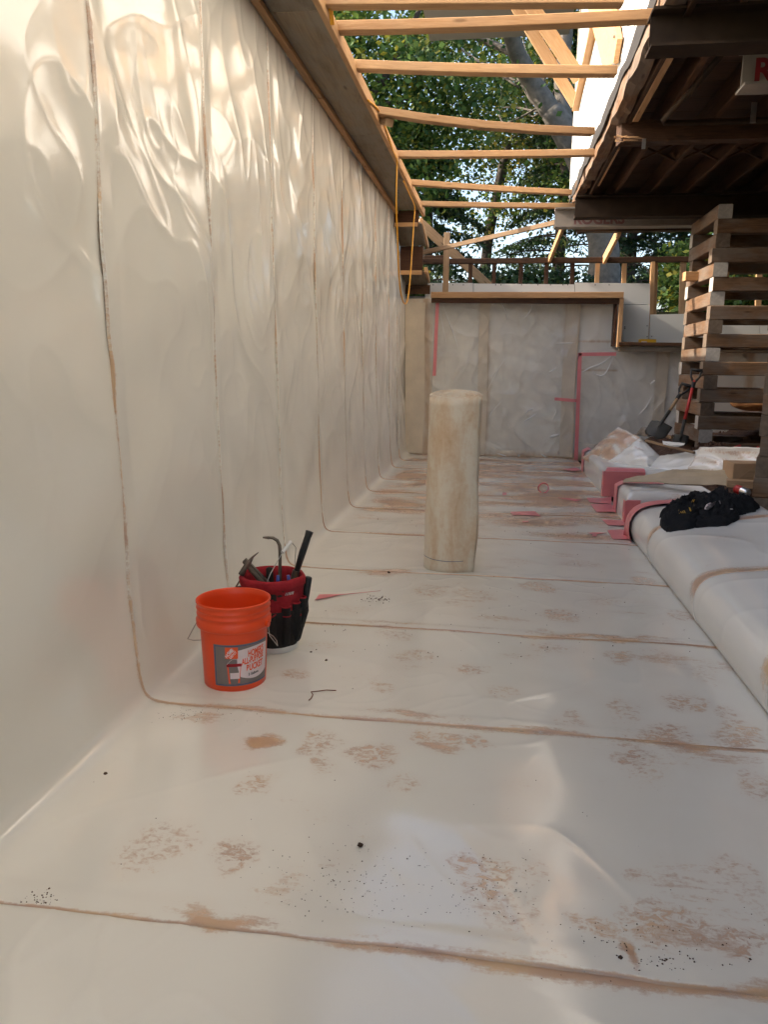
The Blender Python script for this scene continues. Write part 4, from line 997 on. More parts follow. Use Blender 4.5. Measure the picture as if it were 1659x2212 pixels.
# ------------------------------------------------------------------ tool bucket
tp_ = TZ(578, 1412); TSC = .92
tk = thing('tool_bucket', 'white bucket in a worn red and black canvas tool organiser filled with hand tools', 'tool bucket', (tp_.x, tp_.y+.10, .004)); tk.scale = (TSC,)*3
mb = MB(); mb.lathe([(.001, .003), (.126, .003), (.132, 0), (.134, .01), (.146, .29), (.147, .30), (.142, .30), (.140, .28), (.126, .012), (.001, .012)], 48); mb.build('inner_bucket', M['white_plastic'], tk, smooth=True)
def wobr(a, z): return 1 + .018*math.sin(a*5+z*20) + .012*math.sin(a*9+2)
mb = MB(); mb.lathe([(.150, .16), (.157, .22), (.160, .30), (.163, .345), (.170, .352), (.172, .385), (.164, .398), (.152, .396), (.146, .36), (.139, .24), (.130, .10)], 64, wob=wobr); mb.build('red_sleeve', M['red_cloth'], tk, smooth=True)
def wobk(a, z): return 1 + .03*abs(math.sin(a*4.5+.4)) + .012*math.sin(a*13)
mb = MB(); mb.lathe([(.135, .035), (.141, .045), (.155, .10), (.166, .18), (.170, .232), (.166, .236), (.155, .20), (.140, .08)], 72, wob=wobk); mb.build('pocket_skirt', M['dark_cloth'], tk, smooth=True)
vd = math.atan2(-tk.location.y, -tk.location.x)
for k, (da, wd, zt, zb_) in enumerate(((-8, 30, .235, .06), (24, 17, .262, .10), (46, 17, .272, .10), (66, 14, .285, .13), (-44, 30, .25, .07), (95, 20, .27, .10), (-80, 25, .26, .1), (24, 16, .215, .06), (48, 15, .205, .07))):
    a0_, a1_ = vd + R_(da-wd/2), vd + R_(da+wd/2); n_ = 12
    rows_ = []
    for z, bulge in ((zb_, .004), ((zb_+zt)/2, .030), (zt, .026)):
        rows_.append([((.160 + bulge*math.sin(math.pi*i/n_)**.6)*math.cos(a0_+(a1_-a0_)*i/n_), (.160+bulge*math.sin(math.pi*i/n_)**.6)*math.sin(a0_+(a1_-a0_)*i/n_), z - (.02*math.sin(math.pi*i/n_) if z == zt and k == 0 else 0)) for i in range(n_+1)])
    mb = MB(); mb.add(sum(rows_, []), [(j*(n_+1)+i, j*(n_+1)+i+1, (j+1)*(n_+1)+i+1, (j+1)*(n_+1)+i) for j in range(2) for i in range(n_)]); pk = mb.build('pocket', M['dark_cloth'], tk, smooth=True)
    mb = MB(); mb.tube(rows_[2], .004, 6); mb.build('pocket_trim', M['red_cloth'], pk)
# worn black patches and a faded mark on the red sleeve
for (da, z, w, h) in ((0, .318, .026, .016), (12, .322, .018, .008), (4, .305, .012, .010), (-38, .345, .022, .012), (18, .345, .008, .006), (-10, .33, .008, .006)):
    mb = MB(); P = []
    for i in range(10):
        t = 2*math.pi*i/10; rr = random.uniform(.6, 1.1); a = vd + R_(da) + w*rr*math.cos(t)/.166; P.append((.1655*math.cos(a), .1655*math.sin(a), z + h*rr*math.sin(t)))
    mb.add(P, [tuple(range(10))]); mb.build('wear_patch', M['dark_cloth'], tk)
for k in range(6):
    a = vd + R_(22 + k*3); mb = MB(); mb.tube([(.167*math.cos(a), .167*math.sin(a), .322), (.168*math.cos(a+.03), .168*math.sin(a+.03), .336)], .0018, 4); mb.build('faded_mark', M['white_plastic'], tk)
def V3(x, y, z): return Vector((x, y, z))
rgt = Vector((math.cos(vd+math.pi/2), math.sin(vd+math.pi/2), 0)); fwd = Vector((math.cos(vd), math.sin(vd), 0))
def TL(a, b_, z): return tk.location + (rgt*a + fwd*b_ + Vector((0, 0, z)))*TSC
# wire bail with its grip
mb = MB(); mb.tube([Vector((0, 0, 0)) + rgt*(-.05) + fwd*.155 + V3(0, 0, .34), rgt*(-.01) + fwd*.12 + V3(0, 0, .43), rgt*.05 + fwd*.06 + V3(0, 0, .52), rgt*.10 + fwd*.0 + V3(0, 0, .565), rgt*.125 - fwd*.06 + V3(0, 0, .52), rgt*.12 - fwd*.13 + V3(0, 0, .40)], .0025, 6); bh = mb.build('bail_wire', M['wire'], tk, smooth=True)
mb = MB(); mb.tube([rgt*.052 + fwd*.058 + V3(0, 0, .524), rgt*.098 + fwd*.002 + V3(0, 0, .566)], .0095, 10); mb.build('bail_grip', M['white_plastic'], bh)
def tool(name, label, loc):
    t = thing(name, label, 'tool', loc); t.scale = (TSC,)*3; return t
# framing hammer, head up, at left
o0 = TL(-.04, .02, .36); t = tool('hammer', 'framing hammer with worn steel head resting over the left rim of the tool bucket', o0)
A = rgt*.06 + V3(0, 0, -.10); Bq = rgt*(-.085) + V3(0, 0, .085)
mb = MB(); mb.tube([A - fwd*0, Bq], [.015, .012], 10); mb.build('handle', M['tool_steel'], t)
mb = MB(); mb.tube([Bq + rgt*.03 + V3(0, 0, .055) + fwd*.0, Bq + rgt*.005 + V3(0, 0, .02), Bq + rgt*(-.02)+V3(0, 0, -.015), Bq + rgt*(-.035)+V3(0, 0, -.045)], [.004, .014, .014, .017], 10); mb.build('head', M['tool_steel'], t, smooth=True)
mb = MB(); mb.prism([Bq + rgt*.03 + V3(0, 0, .05), Bq + rgt*.055 + V3(0, 0, .075), Bq+rgt*.036+V3(0, 0, .062), Bq + rgt*.012 + V3(0, 0, .045)], fwd*.02); mb.build('claw', M['tool_steel'], t)
o0 = TL(-.05, -.03, .37); t = tool('flat_bar', 'flat steel pry bar with a notched end leaning left in the tool bucket', o0)
for s_ in (-.011, .011):
    mb = MB(); q = fwd*s_; mb.prism([rgt*.10+V3(0, 0, -.10)+q, rgt*(-.085)+V3(0, 0, .105)+q, rgt*(-.104)+V3(0, 0, .088)+q, rgt*.08+V3(0, 0, -.115)+q], fwd*.0185); mb.build('bar_half', M['tool_steel'], t)
# gooseneck bar
o0 = TL(.035, -.01, .2); t = tool('wrecking_bar', 'curved gooseneck wrecking bar standing in the middle of the tool bucket', o0)
P = [V3(0, 0, 0), rgt*.004+V3(0, 0, .2), rgt*.006+V3(0, 0, .30), rgt*.004+V3(0, 0, .345), rgt*(-.008)+V3(0, 0, .372), rgt*(-.03)+V3(0, 0, .386), rgt*(-.055)+V3(0, 0, .388)]
mb = MB(); mb.tube(P, [.0095]*5+[.009, .007], 8); mb.build('shaft', M['tool_steel'], t, smooth=True)
for s_ in (-.007, .004):
    mb = MB(); q = fwd*s_; mb.prism([rgt*(-.05)+V3(0, 0, .394)+q, rgt*(-.082)+V3(0, 0, .392)+q, rgt*(-.082)+V3(0, 0, .387)+q, rgt*(-.05)+V3(0, 0, .380)+q], fwd*.005); mb.build('claw_tip', M['tool_steel'], t)
o0 = TL(.075, -.04, .2); t = tool('hammer', 'hammer with a long black rubber grip pointing up out of the tool bucket', o0)
mb = MB(); mb.tube([V3(0, 0, 0), rgt*.05+V3(0, 0, .20)], [.02, .02], 8); mb.build('shank', M['tool_steel'], t)
mb = MB(); mb.tube([rgt*.045+V3(0, 0, .17), rgt*.085+V3(0, 0, .30), rgt*.112+V3(0, 0, .38), rgt*.122+V3(0, 0, .41)], [.014, .019, .018, .021], 12); mb.build('grip', M['rubber'], t, smooth=True)
o0 = TL(.055, .05, .25); t = tool('pliers', 'pliers with two blue handles upright in the tool bucket', o0)
for s_ in (-1, 1):
    mb = MB(); mb.tube([rgt*s_*.012+V3(0, 0, 0), rgt*s_*.030+V3(0, 0, .08), rgt*s_*.026+V3(0, 0, .15)], [.007, .010, .009], 8); mb.build('handle', M['blue'], t, smooth=True)
mb = MB(); mb.tube([V3(0, 0, -.08), V3(0, 0, .01)], [.006, .012], 8); mb.build('jaw', M['tool_steel'], t)
o0 = TL(.115, .03, .30); t = tool('tape_measure', 'yellow tape measure tucked inside the right rim of the tool bucket', o0)
mb = MB(); mb.box((-.035, -.02, 0), (.035, .02, .065)); mb.build('case', M['yellow'], t, bevel=.012)
mb = MB(); mb.tube([(0, -.0195, .033), (0, -.0235, .033)], .022, 20); mb.build('face', M['rubber'], t)
o0 = TL(-.01, -.06, .25); t = tool('screwdriver', 'dark green handled screwdriver standing in the tool bucket', o0)
mb = MB(); mb.tube([V3(0, 0, 0), V3(0, 0, .05), rgt*(-.004)+V3(0, 0, .10), rgt*(-.006)+V3(0, 0, .16), rgt*(-.006)+V3(0, 0, .166)], [.004, .016, .02, .018, .009], 12); mb.build('handle', M['dark_cloth'], t, smooth=True)
o0 = TL(.165, .02, .22); t = tool('mallet', 'thick black handled tool in the right outer pocket of the organiser', o0)
mb = MB(); mb.tube([V3(0, 0, 0), rgt*.012+V3(0, 0, .08), rgt*.022+V3(0, 0, .155), rgt*.023+V3(0, 0, .16)], [.015, .018, .019, .015], 14); mb.build('grip', M['rubber'], t, smooth=True)
o0 = TL(-.04, .172, .20); t = tool('utility_knife', 'yellow handled tool in the front pocket of the organiser', o0)
mb = MB(); mb.tube([V3(0, 0, 0), rgt*(-.008)+V3(0, 0, .06), rgt*(-.016)+V3(0, 0, .10)], [.009, .010, .007], 8); mb.build('handle', M['yellow'], t, smooth=True)
o0 = TL(-.165, .0, .26); t = tool('catspaw', 'thin hooked steel tool in the left outer pocket of the organiser', o0)
mb = MB(); mb.tube([V3(0, 0, 0), rgt*(-.035)+V3(0, 0, .045), rgt*(-.03)+V3(0, 0, .06), rgt*(.0)+V3(0, 0, .11), rgt*.01+V3(0, 0, .15)], .005, 6); mb.build('shaft', M['tool_steel'], t, smooth=True)
mb = MB(); mb.tube([rgt*(-.035)+V3(0, 0, .02), rgt*(-.015)+V3(0, 0, .055), rgt*.02+V3(0, 0, .06)], [.012, .02, .02], 8); mb.build('handle', M['rubber'], t, smooth=True)

# ------------------------------------------------------------------ pink tape on pads and floor
def D5(zx, zy): return ((2250+zx*.3014)*.54644, (1650+zy*.3014)*.54644)
def D7(zx, zy): return (710.4+.3294*zx, 765+.3294*zy)
def floor_tape(name, label, pts, group='pink tape on the floor', z=.012):
    P = [TZ(*q, z) for q in pts]; c_ = sum(P, Vector())/len(P)
    mb = MB(); mb.prism([p_-c_ for p_ in P], (0, 0, .0015)); o = mb.build(name, M['pink']); o.location = c_
    return tag(o, label, 'tape', group)
def multi(lst, f): return [f(*q) for q in lst]
floor_tape('pink_tape', 'pink tape on the floor in front of the covered bench corner', multi([(500, 1480), (690, 1470), (835, 1520), (920, 1598), (575, 1598)], D5))
floor_tape('pink_tape', 'torn pink tape on the floor beside the first bench gap', multi([(430, 1340), (660, 1350), (740, 1330), (720, 1420), (510, 1415)], D5))
floor_tape('pink_tape', 'pink tape on the floor under the second wrapped pad', multi([(275, 1135), (550, 1140), (650, 1215), (600, 1240), (360, 1240)], D5))
floor_tape('pink_tape', 'pink tape strip on the floor before the third wrapped pad', multi([(230, 1055), (440, 1060), (555, 1040), (550, 1135), (270, 1115)], D5))
floor_tape('pink_tape', 'pink star shaped tape scrap on the streaked floor', multi([(245, 1515), (330, 1508), (500, 1515), (365, 1530), (360, 1560), (300, 1558), (310, 1535)], D5))
floor_tape('pink_tape', 'pink tape at the floor corner under the end wall', multi([(-100, 680), (90, 660), (160, 690), (60, 705)], D5), z=.02)
floor_tape('pink_tape', 'long torn pink tape scrap behind the standing roll', multi([(1190, 1035), (1350, 1030), (1390, 1062), (1280, 1055), (1205, 1055)], D7))
floor_tape('pink_tape', 'tiny pink tape scrap in the middle of the floor', multi([(1268, 1093), (1310, 1095), (1310, 1102), (1270, 1102)], D7))
floor_tape('pink_tape', 'small pink tape patch beside the standing roll', multi([(1138, 908), (1165, 908), (1165, 922), (1140, 925)], D7))
floor_tape('pink_tape', 'thin pink tape strip along a far floor seam', multi([(1500, 942), (1570, 944), (1659, 955), (1620, 965)], D7))
floor_tape('pink_tape', 'pink tape wedge on the floor by the tool bucket', [(680, 1296), (735, 1285), (822, 1276), (745, 1283), (690, 1284)])
P = D7(1405, 915); c_ = TZ(*P); mb = MB(); mb.tube([(.055*math.cos(a), .012*math.sin(a*2), .055 + .055*math.sin(a)) for a in np.linspace(-.5*math.pi, 1.4*math.pi, 16)], .009, 4); o = mb.build('pink_tape', M['pink']); o.location = (c_.x, c_.y, .008); tag(o, 'curled pink tape loop standing on the floor', 'tape', 'pink tape on the floor')
pt = thing('corner_tape', 'pink tape wrapped round the end corner of the covered bench', 'tape', (1.15, 6.3, 0), 'pink tape on bench corners')
r2, n2, s2 = resample(BPROF, .03); sel = [i for i in range(len(r2)) if r2[i, 0] < 1.52 and r2[i, 1] > .004]
vy = np.r_[np.linspace(6.17, 6.33, 6), 6.33+.075*np.sin(np.linspace(0, 1.5, 7)[1:])]; fz = np.r_[np.ones(6), np.cos(np.linspace(0, 1.5, 7)[1:])]
Pq = np.array([[(r2[i, 0] + n2[i, 0]*.024 - 1.15, y - 6.3, (r2[i, 1] + n2[i, 1]*.026)*f) for y, f in zip(vy, fz)] for i in sel])
grid('tape_strip', Pq, M['pink'], pt, flip=True)
def pad_tape(label, y0, y1, h, x0=1.17, xw=.42, side=.12, end='near'):
    t = thing('corner_tape', label, 'tape', (x0, y0 if end == 'near' else y1, 0), 'pink tape on bench corners')
    if end == 'near':
        mb = MB(); mb.box((-.008, -.012, .0), (xw, -.006, h*.95)); mb.build('face_strip', M['pink'], t, bevel=.002)
        mb = MB(); mb.add([(.0, -.009, h*.955), (xw, -.009, h*.955), (xw, .05, h+.014), (.03, .05, h+.014), (xw, .12, h+.016), (.03, .12, h+.016)], [(0, 1, 2, 3), (3, 2, 4, 5)]); mb.build('top_strip', M['pink'], t)
        mb = MB(); mb.box((-.012, -.008, 0), (-.006, .10, h*.93)); mb.build('side_strip', M['pink'], t, bevel=.002)
    else:
        mb = MB(); mb.box((-.012, -side, 0), (-.006, .01, h*.92)); mb.build('side_strip', M['pink'], t, bevel=.002)
        mb = MB(); mb.add([(-.009, -side, h*.925), (-.009, .01, h*.925), (.05, .01, h+.014), (.05, -side, h+.014), (xw, .0, h+.016), (xw, -side, h+.016)], [(0, 1, 2, 3), (3, 2, 4, 5)]); mb.build('top_strip', M['pink'], t)
pad_tape('pink tape covering the near face of the third wrapped pad', 8.46, 10.68, .29)
pad_tape('pink tape on the far corner of the second wrapped pad', 6.98, 7.64, .28, end='far', side=.16)
pad_tape('dark pink tape low on the near corner of the second wrapped pad', 6.98, 7.64, .22, xw=.12)
pad_tape('pink tape on the far corner of the third wrapped pad', 8.46, 10.68, .29, end='far', side=.25, xw=.08)

# ------------------------------------------------------------------ loose sheets on the pads
def coons(name, label, pts, m, bulge=(0, 0, 0), cat='plastic sheet', smear=.5, n=26, wr=.015, sd=0, thick=.004):
    A, B, C, Dv = [np.array(p) for p in pts]
    u, v = np.meshgrid(np.linspace(0, 1, n), np.linspace(0, 1, n), indexing='ij'); u = u[..., None]; v = v[..., None]
    P = A*(1-u)*(1-v) + B*u*(1-v) + C*u*v + Dv*(1-u)*v + np.array(bulge)*16*u*(1-u)*v*(1-v)
    nn = np.cross(B-A, Dv-A); nn = nn/np.linalg.norm(nn)
    w = fbm(u[..., 0]*2.5+sd, v[..., 0]*2.0+sd, sd, 3) + (1-np.abs(perlin(u[..., 0]*2+sd, v[..., 0]*2.5, sd+2)))**5
    P = P + nn*(w*wr)[..., None]
    c_ = P.reshape(-1, 3).mean(0)
    smv = np.clip(smear + .6*fbm(u[..., 0]*1.5, v[..., 0]*6, sd+4), 0, 1)
    o = grid(name, P-c_, m, None, {'smear': smv, 'print': smv*0}); o.location = c_
    md = o.modifiers.new('thick', 'SOLIDIFY'); md.thickness = thick; md.offset = 0
    return tag(o, label, cat)
coons('loose_sheet', 'brown streaked sheet folded back over the far wrapped pad', [TY(1258, 992, 10.2), TY(1300, 1012, 9.4), TY(1388, 948, 9.3), TY(1335, 922, 10.0)], M['plastic'], (0, -.02, .07), smear=.75, sd=2)
coons('loose_sheet', 'creased white sheet corner hanging over the third wrapped pad', [TY(1300, 1010, 9.3), TY(1392, 1018, 8.85), TY(1432, 992, 8.9), TY(1385, 946, 9.25)], M['plastic_white'], (0, -.06, .05), smear=.12, sd=5)
coons('loose_sheet', 'smooth white sheet rising behind the third wrapped pad', [TY(1385, 1030, 8.6), TY(1475, 1031, 8.3), TY(1514, 971, 8.5), TY(1425, 985, 8.9)], M['plastic_white'], (0, .03, -.02), smear=.0, sd=7, wr=.008)
coons('loose_sheet', 'stiff cream sheet standing upright in front of the tall crib', [TY(1478, 1032, 8.1), TY(1655, 1050, 7.3), TY(1655, 968, 7.45), TY(1512, 966, 8.2)], M['plastic'], (0, .06, .0), smear=.3, sd=9, wr=.02)
coons('loose_sheet', 'long tan sheet edge sagging between the second pad and the crib', [TY(1345, 1043, 7.3), TY(1600, 1052, 6.9), TY(1590, 1010, 7.1), TY(1352, 1038, 7.5)], M['tan_sheet'], (0, 0, .05), smear=.3, sd=11, wr=.02)
coons('plastic_strip', 'thin white plastic strip curling on the soil heap', [TY(1433, 961, 8.6), TY(1477, 962, 8.5), TY(1480, 958, 8.52), TY(1431, 953, 8.65)], M['plastic_white'], (0, 0, -.03), smear=0, sd=13, wr=.004)
bx = MB(); bx.box((-.17, -.12, 0), (.17, .12, .16)); o = bx.build('cardboard_box', M['card'], None, bevel=.003); p = TY(1606, 1039, 7.0); o.location = (p.x+.04, 7.05, p.z); o.rotation_euler = (0, 0, .1); tag(o, 'brown cardboard box beside the crib next to the covered bench', 'box')
mb = MB(); mb.prism([(-.13, -.125, .02), (.10, -.125, .02), (.0, -.13, .14)], (0, -.003, 0)); mb.build('box_flap', M['lath'], o)
plank('wood_offcut', 'short sawn wood block lying behind the covered bench', 'block', TY(1570, 1043, 6.75), TY(1635, 1047, 6.7), .12, .06, M['lath'])
plank('wood_lath', 'long thin lath lying across the soil heap', 'lath', TY(1395, 952, 9.0), TY(1500, 978, 8.45), .03, .025, M['lath'])
plank('wood_lath', 'broken board end stuck in the soil behind the shovel', 'lath', TY(1430, 938, 9.25), TY(1452, 946, 9.15), .05, .03, M['lath'])
mb = MB(); mb.box((-.075, -.05, 0), (.075, .05, .095)); o = mb.build('grey_block', M['concrete'], None, bevel=.006); o.location = TY(1577, 970, 8.2)+Vector((0, 0, -.09)); tag(o, 'small grey block behind the upright cream sheet', 'block')
can = thing('soda_can', 'crumpled silver and red can lying at the right end of the bench', 'can', TY(1617, 1066, 5.95)); can.rotation_euler = (R_(80), 0, R_(215))
mb = MB(); mb.lathe([(.001, .004), (.022, .002), (.026, 0), (.033, .012), (.033, .06)], 24, (0, 0, 0)); mb.build('can_base', M['can'], can, smooth=True)
mb = MB(); mb.lathe([(.0331, .06), (.0331, .105), (.027, .118), (.025, .116), (.001, .115)], 24); mb.build('can_print', M['red_paint'], can, smooth=True)
# orange lump behind the crib, its sunlit glow put into the base colour
bm = bmesh.new(); bmesh.ops.create_icosphere(bm, subdivisions=4, radius=1)
for v in bm.verts:
    q = v.co.copy(); v.co = Vector((q.x*.34, q.y*.22, q.z*.17 if q.z > 0 else q.z*.10))*(1+.08*float(perlin(q.x*2, q.y*2+q.z, 4)))
me = bpy.data.meshes.new('orange_mound'); bm.to_mesh(me); bm.free(); me.materials.append(simple('sunlit_tone_orange', (.62, .30, .12), .8)); me.polygons.foreach_set('use_smooth', [True]*len(me.polygons))
o = lnk(bpy.data.objects.new('orange_mound', me)); o.location = TY(1640, 873, 10.9); tag(o, 'smooth orange mound glimpsed through the slots of the tall crib', 'mound')

# ------------------------------------------------------------------ shovels
def blade_mesh(w, L, dish=.03):
    nu, nv = 13, 15; P = np.zeros((nu, nv, 3))
    for i in range(nu):
        u = -1 + 2*i/(nu-1)
        for j in range(nv):
            v = j/(nv-1); wid = w/2*(1 if v < .6 else math.sqrt(max(0, 1-((v-.6)/.42)**2))) * (1 if v > .06 else .96)
            P[i, j] = (u*wid, dish*(u*u) - .012*math.exp(-(u*6)**2)*(1-v), -v*L)
    return P
def shovel(label, top, bot, blade_top, hm, grip=True, w=.24, rotb=0.0):
    t = thing('shovel', label, 'shovel', bot); T = Vector(top)-Vector(bot); B = Vector((0, 0, 0)); d = T.normalized()
    J = Vector(blade_top)-Vector(bot)
    o = grid('blade', blade_mesh(w, J.length), M['shovel_steel'], t); md = o.modifiers.new('t', 'SOLIDIFY'); md.thickness = .003
    z = d; x = Vector((1, -.35 + rotb, 0)); x = (x - z*x.dot(z)).normalized(); y = z.cross(x)
    o.matrix_local = Matrix.Translation(J) @ Matrix((x, y, z)).transposed().to_4x4()
    mid = J + d*.17
    MB().tube([J - d*.08, J, mid], [.010, .019, .020], 10).build('socket', M['shovel_steel'], t, smooth=True)
    MB().tube([mid, T - d*.13 if grip else T], [.0185, .0185], 10).build('handle', hm, t, smooth=True)
    if grip:
        yk = T - d*.13; g0 = T + x*.06; g1 = T - x*.06
        MB().tube([yk - d*.09, yk - d*.02], [.021, .023], 10).build('yoke', M['rubber'], t)
        for s_ in (1, -1): MB().tube([yk - d*.03, yk + x*.045*s_ + d*.05, T + x*.058*s_], [.014, .012, .012], 8).build('yoke_arm', M['rubber'], t, smooth=True)
        MB().tube([g0, g1], .017, 10).build('grip', M['rubber'], t, smooth=True)
    return t
shovel('wooden handled shovel with a black grip leaning against the tall crib', TY(1483, 832, 9.22), TY(1408, 942, 8.85), TY(1430, 912, 8.95), M['lath'], w=.25)
shovel('red handled shovel with a black grip leaning on the tall crib', TY(1505, 800, 9.24), TY(1468, 962, 8.92), TY(1472, 938, 8.97), M['red_paint'], w=.16)
coons('spade', 'dark steel shovel blade lying behind the leaning shovel', [TY(1372, 940, 9.2), TY(1402, 944, 9.05), TY(1408, 930, 9.1), TY(1384, 928, 9.3)], M['tool_steel'], (0, 0, .06), 'shovel', sd=17, wr=.005)

# ------------------------------------------------------------------ black clothes on the bench
def cloth_pile(name, label, pix, h, sd, extra=None):
    """Crumpled cloth lying on the bench: outline from its footprint, folds from ridged noise."""
    n = 110
    poly = [TZ(x, y, .345) for x, y in pix]; px_ = np.array([p.x for p in poly]); py_ = np.array([p.y for p in poly])
    cx, cy = px_.mean(), py_.mean(); an = np.arctan2(py_-cy, px_-cx); rd = np.hypot(px_-cx, py_-cy); o_ = np.argsort(an); an = an[o_]; rd = rd[o_]
    an = np.r_[an-2*np.pi, an, an+2*np.pi]; rd = np.r_[rd, rd, rd]
    th = np.linspace(0, 2*np.pi, n, endpoint=True) - np.pi; R0 = np.interp(th, an, rd)*(1+.16*perlin(th*3, th*0+.3, sd)+.06*perlin(th*9, th*0+.7, sd)); R0[-1] = R0[0]
    rr = np.linspace(0, 1, 46); T, Rr = np.meshgrid(th, rr, indexing='ij')
    X = cx + np.cos(T)*R0[:, None]*Rr; Yv = cy + np.sin(T)*R0[:, None]*Rr
    bench = np.interp(X, rB[:, 0], np.maximum.accumulate(rB[:, 1]))
    wx = perlin(X*5, Yv*5, sd+1)
    fold = (1-np.abs(perlin(X*8+2.2*wx, Yv*6-1.8*wx, sd+2)))**2.5; f2 = (1-np.abs(perlin(X*19+4*wx, Yv*15-3*wx, sd+3)))**2.5
    Z = bench + .018 + (1-Rr**4)**.6*(h*(.30 + .42*fold) + .026*f2*np.minimum(1, 3*(1-Rr)) + h*.30*perlin(X*5, Yv*5, sd+4)) + .014*(1-Rr**6)*f2
    Z = np.where(Rr > .995, bench+.004, np.maximum(Z, bench+.012))
    Z[-1] = Z[0]
    P = np.stack([X, Yv, Z], -1); c_ = np.array([cx, cy, P[..., 2].min()])
    t = thing(name, label, 'clothing', c_); o = grid('fabric', P-c_, M['black_cloth'], t)
    return t, c_
tA, cA = cloth_pile('crumpled_shirt', 'crumpled black shirt with yellow print lying on the covered bench', [(1426, 1121), (1445, 1129), (1475, 1134), (1515, 1128), (1536, 1106), (1526, 1080), (1500, 1072), (1480, 1080), (1470, 1098), (1440, 1108)], .11, 3)
tB, cB = cloth_pile('black_hoodie', 'crumpled black hoodie with white drawstring eyelets beside the shirt', [(1492, 1128), (1515, 1136), (1550, 1134), (1588, 1116), (1584, 1092), (1570, 1078), (1540, 1078), (1512, 1084), (1496, 1104)], .12, 9)
bpy.context.view_layer.update()
dg = bpy.context.evaluated_depsgraph_get()
def on_cloth(px_, py_, T_):
    o = T_.children[0]; mw = Matrix.Translation(T_.location); d = Vector(_ray(px_, py_)); org = Vector(CC) - T_.location
    hit, loc, nrm, _ = o.ray_cast(org, d.normalized()); return loc + nrm*.004 if hit else None
def marks(T_, pts, w, m, name):
    P = [on_cloth(x, y, T_) for x, y in pts]; P = [p for p in P if p is not None]
    if len(P) > 1: MB().tube(P, w, 5).build(name, m, T_)
for k in range(5): marks(tA, [(1494+k*2.2+random.uniform(-1, 1), 1086+random.uniform(-3, 6)), (1496+k*2.2, 1078+random.uniform(-3, 3))], .0025, M['yellow'], 'yellow_print')
marks(tA, [(1490, 1098), (1491, 1104)], .005, M['yellow'], 'yellow_print')
for k in range(4): marks(tA, [(1466+k*4, 1104+random.uniform(-2, 2)), (1468+k*4, 1109)], .002, M['yellow'], 'yellow_print')
marks(tB, [(1526, 1100), (1532, 1094), (1542, 1088), (1556, 1086)], .016, M['grey'], 'grey_lining'); marks(tB, [(1524, 1101), (1527, 1092), (1534, 1088)], .008, M['print_white'], 'white_tag')
for q in ((1580, 1101), (1590, 1102)):
    c_ = on_cloth(*q, tB)
    if c_ is not None: MB().lathe([(.003, 0), (.008, .003), (.011, 0)], 14, c_).build('eyelet', M['wire'], tB)
marks(tB, [(1580, 1103), (1581, 1112), (1578, 1120), (1572, 1128)], .005, M['black_cloth'], 'drawstring'); marks(tB, [(1590, 1104), (1594, 1112), (1590, 1120), (1584, 1126)], .005, M['black_cloth'], 'drawstring')

# ------------------------------------------------------------------ crumbs, clods and bits on the floor
def crumb_mesh(mb, c_, r):
    q = [Vector((random.gauss(0, 1), random.gauss(0, 1), random.gauss(0, 1))).normalized() for _ in range(2)]
    V = [(1, 0, -.2), (-.6, .8, -.2), (-.5, -.9, -.2), (.1, .1, 1.0), (.5, .7, .3)]
    a = random.random()*6.28; ca, sa = math.cos(a), math.sin(a); s = [random.uniform(.7, 1.3) for _ in range(3)]
    mb.add([(c_[0]+r*s[0]*(x*ca-y*sa), c_[1]+r*s[1]*(x*sa+y*ca), c_[2]+r*s[2]*(z*.8+.15)) for x, y, z in V], [(0, 2, 3), (0, 3, 4), (1, 4, 3), (1, 3, 2), (0, 4, 1), (0, 1, 2)])
mb = MB()
def scatter(px_, py_, sx, sy, n, r0, r1):
    for _ in range(n):
        p = TZ(random.gauss(px_, sx), random.gauss(py_, sy))
        if -1.28 < p.x < 1.05 and p.y > 1.0: crumb_mesh(mb, (p.x, p.y, .008), random.uniform(r0, r1)**1)
scatter(85, 1948, 22, 8, 90, .0012, .0045); scatter(720, 1900, 90, 40, 100, .0008, .0022); scatter(820, 1960, 150, 40, 80, .0008, .0022); scatter(1060, 1930, 60, 40, 90, .0008, .0025)
scatter(1400, 2030, 140, 40, 110, .001, .003); scatter(1440, 2085, 60, 12, 50, .001, .004); scatter(815, 1296, 16, 4, 60, .0015, .005); scatter(420, 1548, 60, 9, 70, .001, .0025)
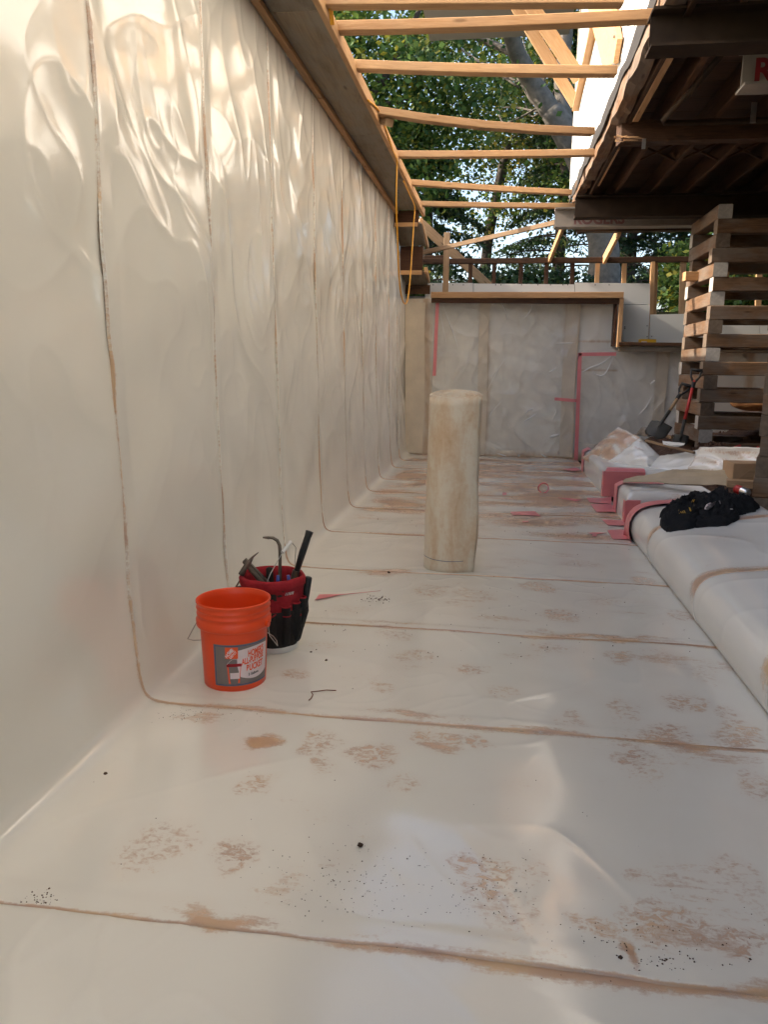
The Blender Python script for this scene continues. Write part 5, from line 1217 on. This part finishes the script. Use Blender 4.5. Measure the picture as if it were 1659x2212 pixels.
scatter(900, 1700, 420, 200, 80, .0008, .0026); scatter(1000, 1350, 350, 60, 140, .0012, .004); scatter(1150, 1100, 150, 60, 130, .002, .006); scatter(830, 1860, 60, 30, 25, .001, .003)
tag(mb.build('soil_crumbs', M['soil']), 'dark soil crumbs scattered over the plastic floor', 'soil crumbs', kind='stuff')
for (x, y, r, lab) in ((778, 1832, .009, 'largest dark soil clod lying on the near plastic sheet'), (705, 1430, .007, 'small dark soil clod beside the bent wire'), (1340, 2075+0, .006, 'small dark soil clod near the floor seam'), (840, 1240, .011, 'brown soil clod at the foot of the standing roll'), (672, 1412, .006, 'small soil clod between the tool bucket and bent wire'), (228, 1676, .007, 'tiny soil clod near the side wall corner')):
    bm = bmesh.new(); bmesh.ops.create_icosphere(bm, subdivisions=2, radius=r)
    for v in bm.verts: v.co *= random.uniform(.7, 1.15); v.co.z *= .75
    me = bpy.data.meshes.new('soil_clod'); bm.to_mesh(me); bm.free(); me.materials.append(M['soil']); o = lnk(bpy.data.objects.new('soil_clod', me)); p = TZ(x, y); o.location = (p.x, p.y, .006+r*.6); tag(o, lab, 'clod')
P = [TZ(x, y, .011) for x, y in ((667, 1512), (672, 1508), (676, 1500), (672, 1494), (690, 1492), (705, 1490), (726, 1491))]
o = MB().tube(P, .0022, 6).build('bent_wire', M['red_paint'], None, smooth=True)
c_ = P[0].copy(); o.data.transform(Matrix.Translation(-c_)); o.location = c_; o.data.materials[0] = simple('rust', (.20, .07, .03), .8); tag(o, 'thin rusty bent wire lying in front of the buckets', 'wire')

# soil clods on the heap beside the shovels
mb = MB()
for _ in range(1500):
    x, y = (random.gauss(2.45, .25), random.gauss(8.8, .35)) if _ < 900 else (random.uniform(2.0, 4.6), random.uniform(5.6, 11.5))
    if x > 2.1: crumb_mesh(mb, (x, y, float(soil_z(np.array(x), np.array(y))) + .004), random.uniform(.008, .035))
tag(mb.build('soil_clods', M['soil']), 'loose brown soil clods heaped beside the tall crib', 'soil', kind='stuff')
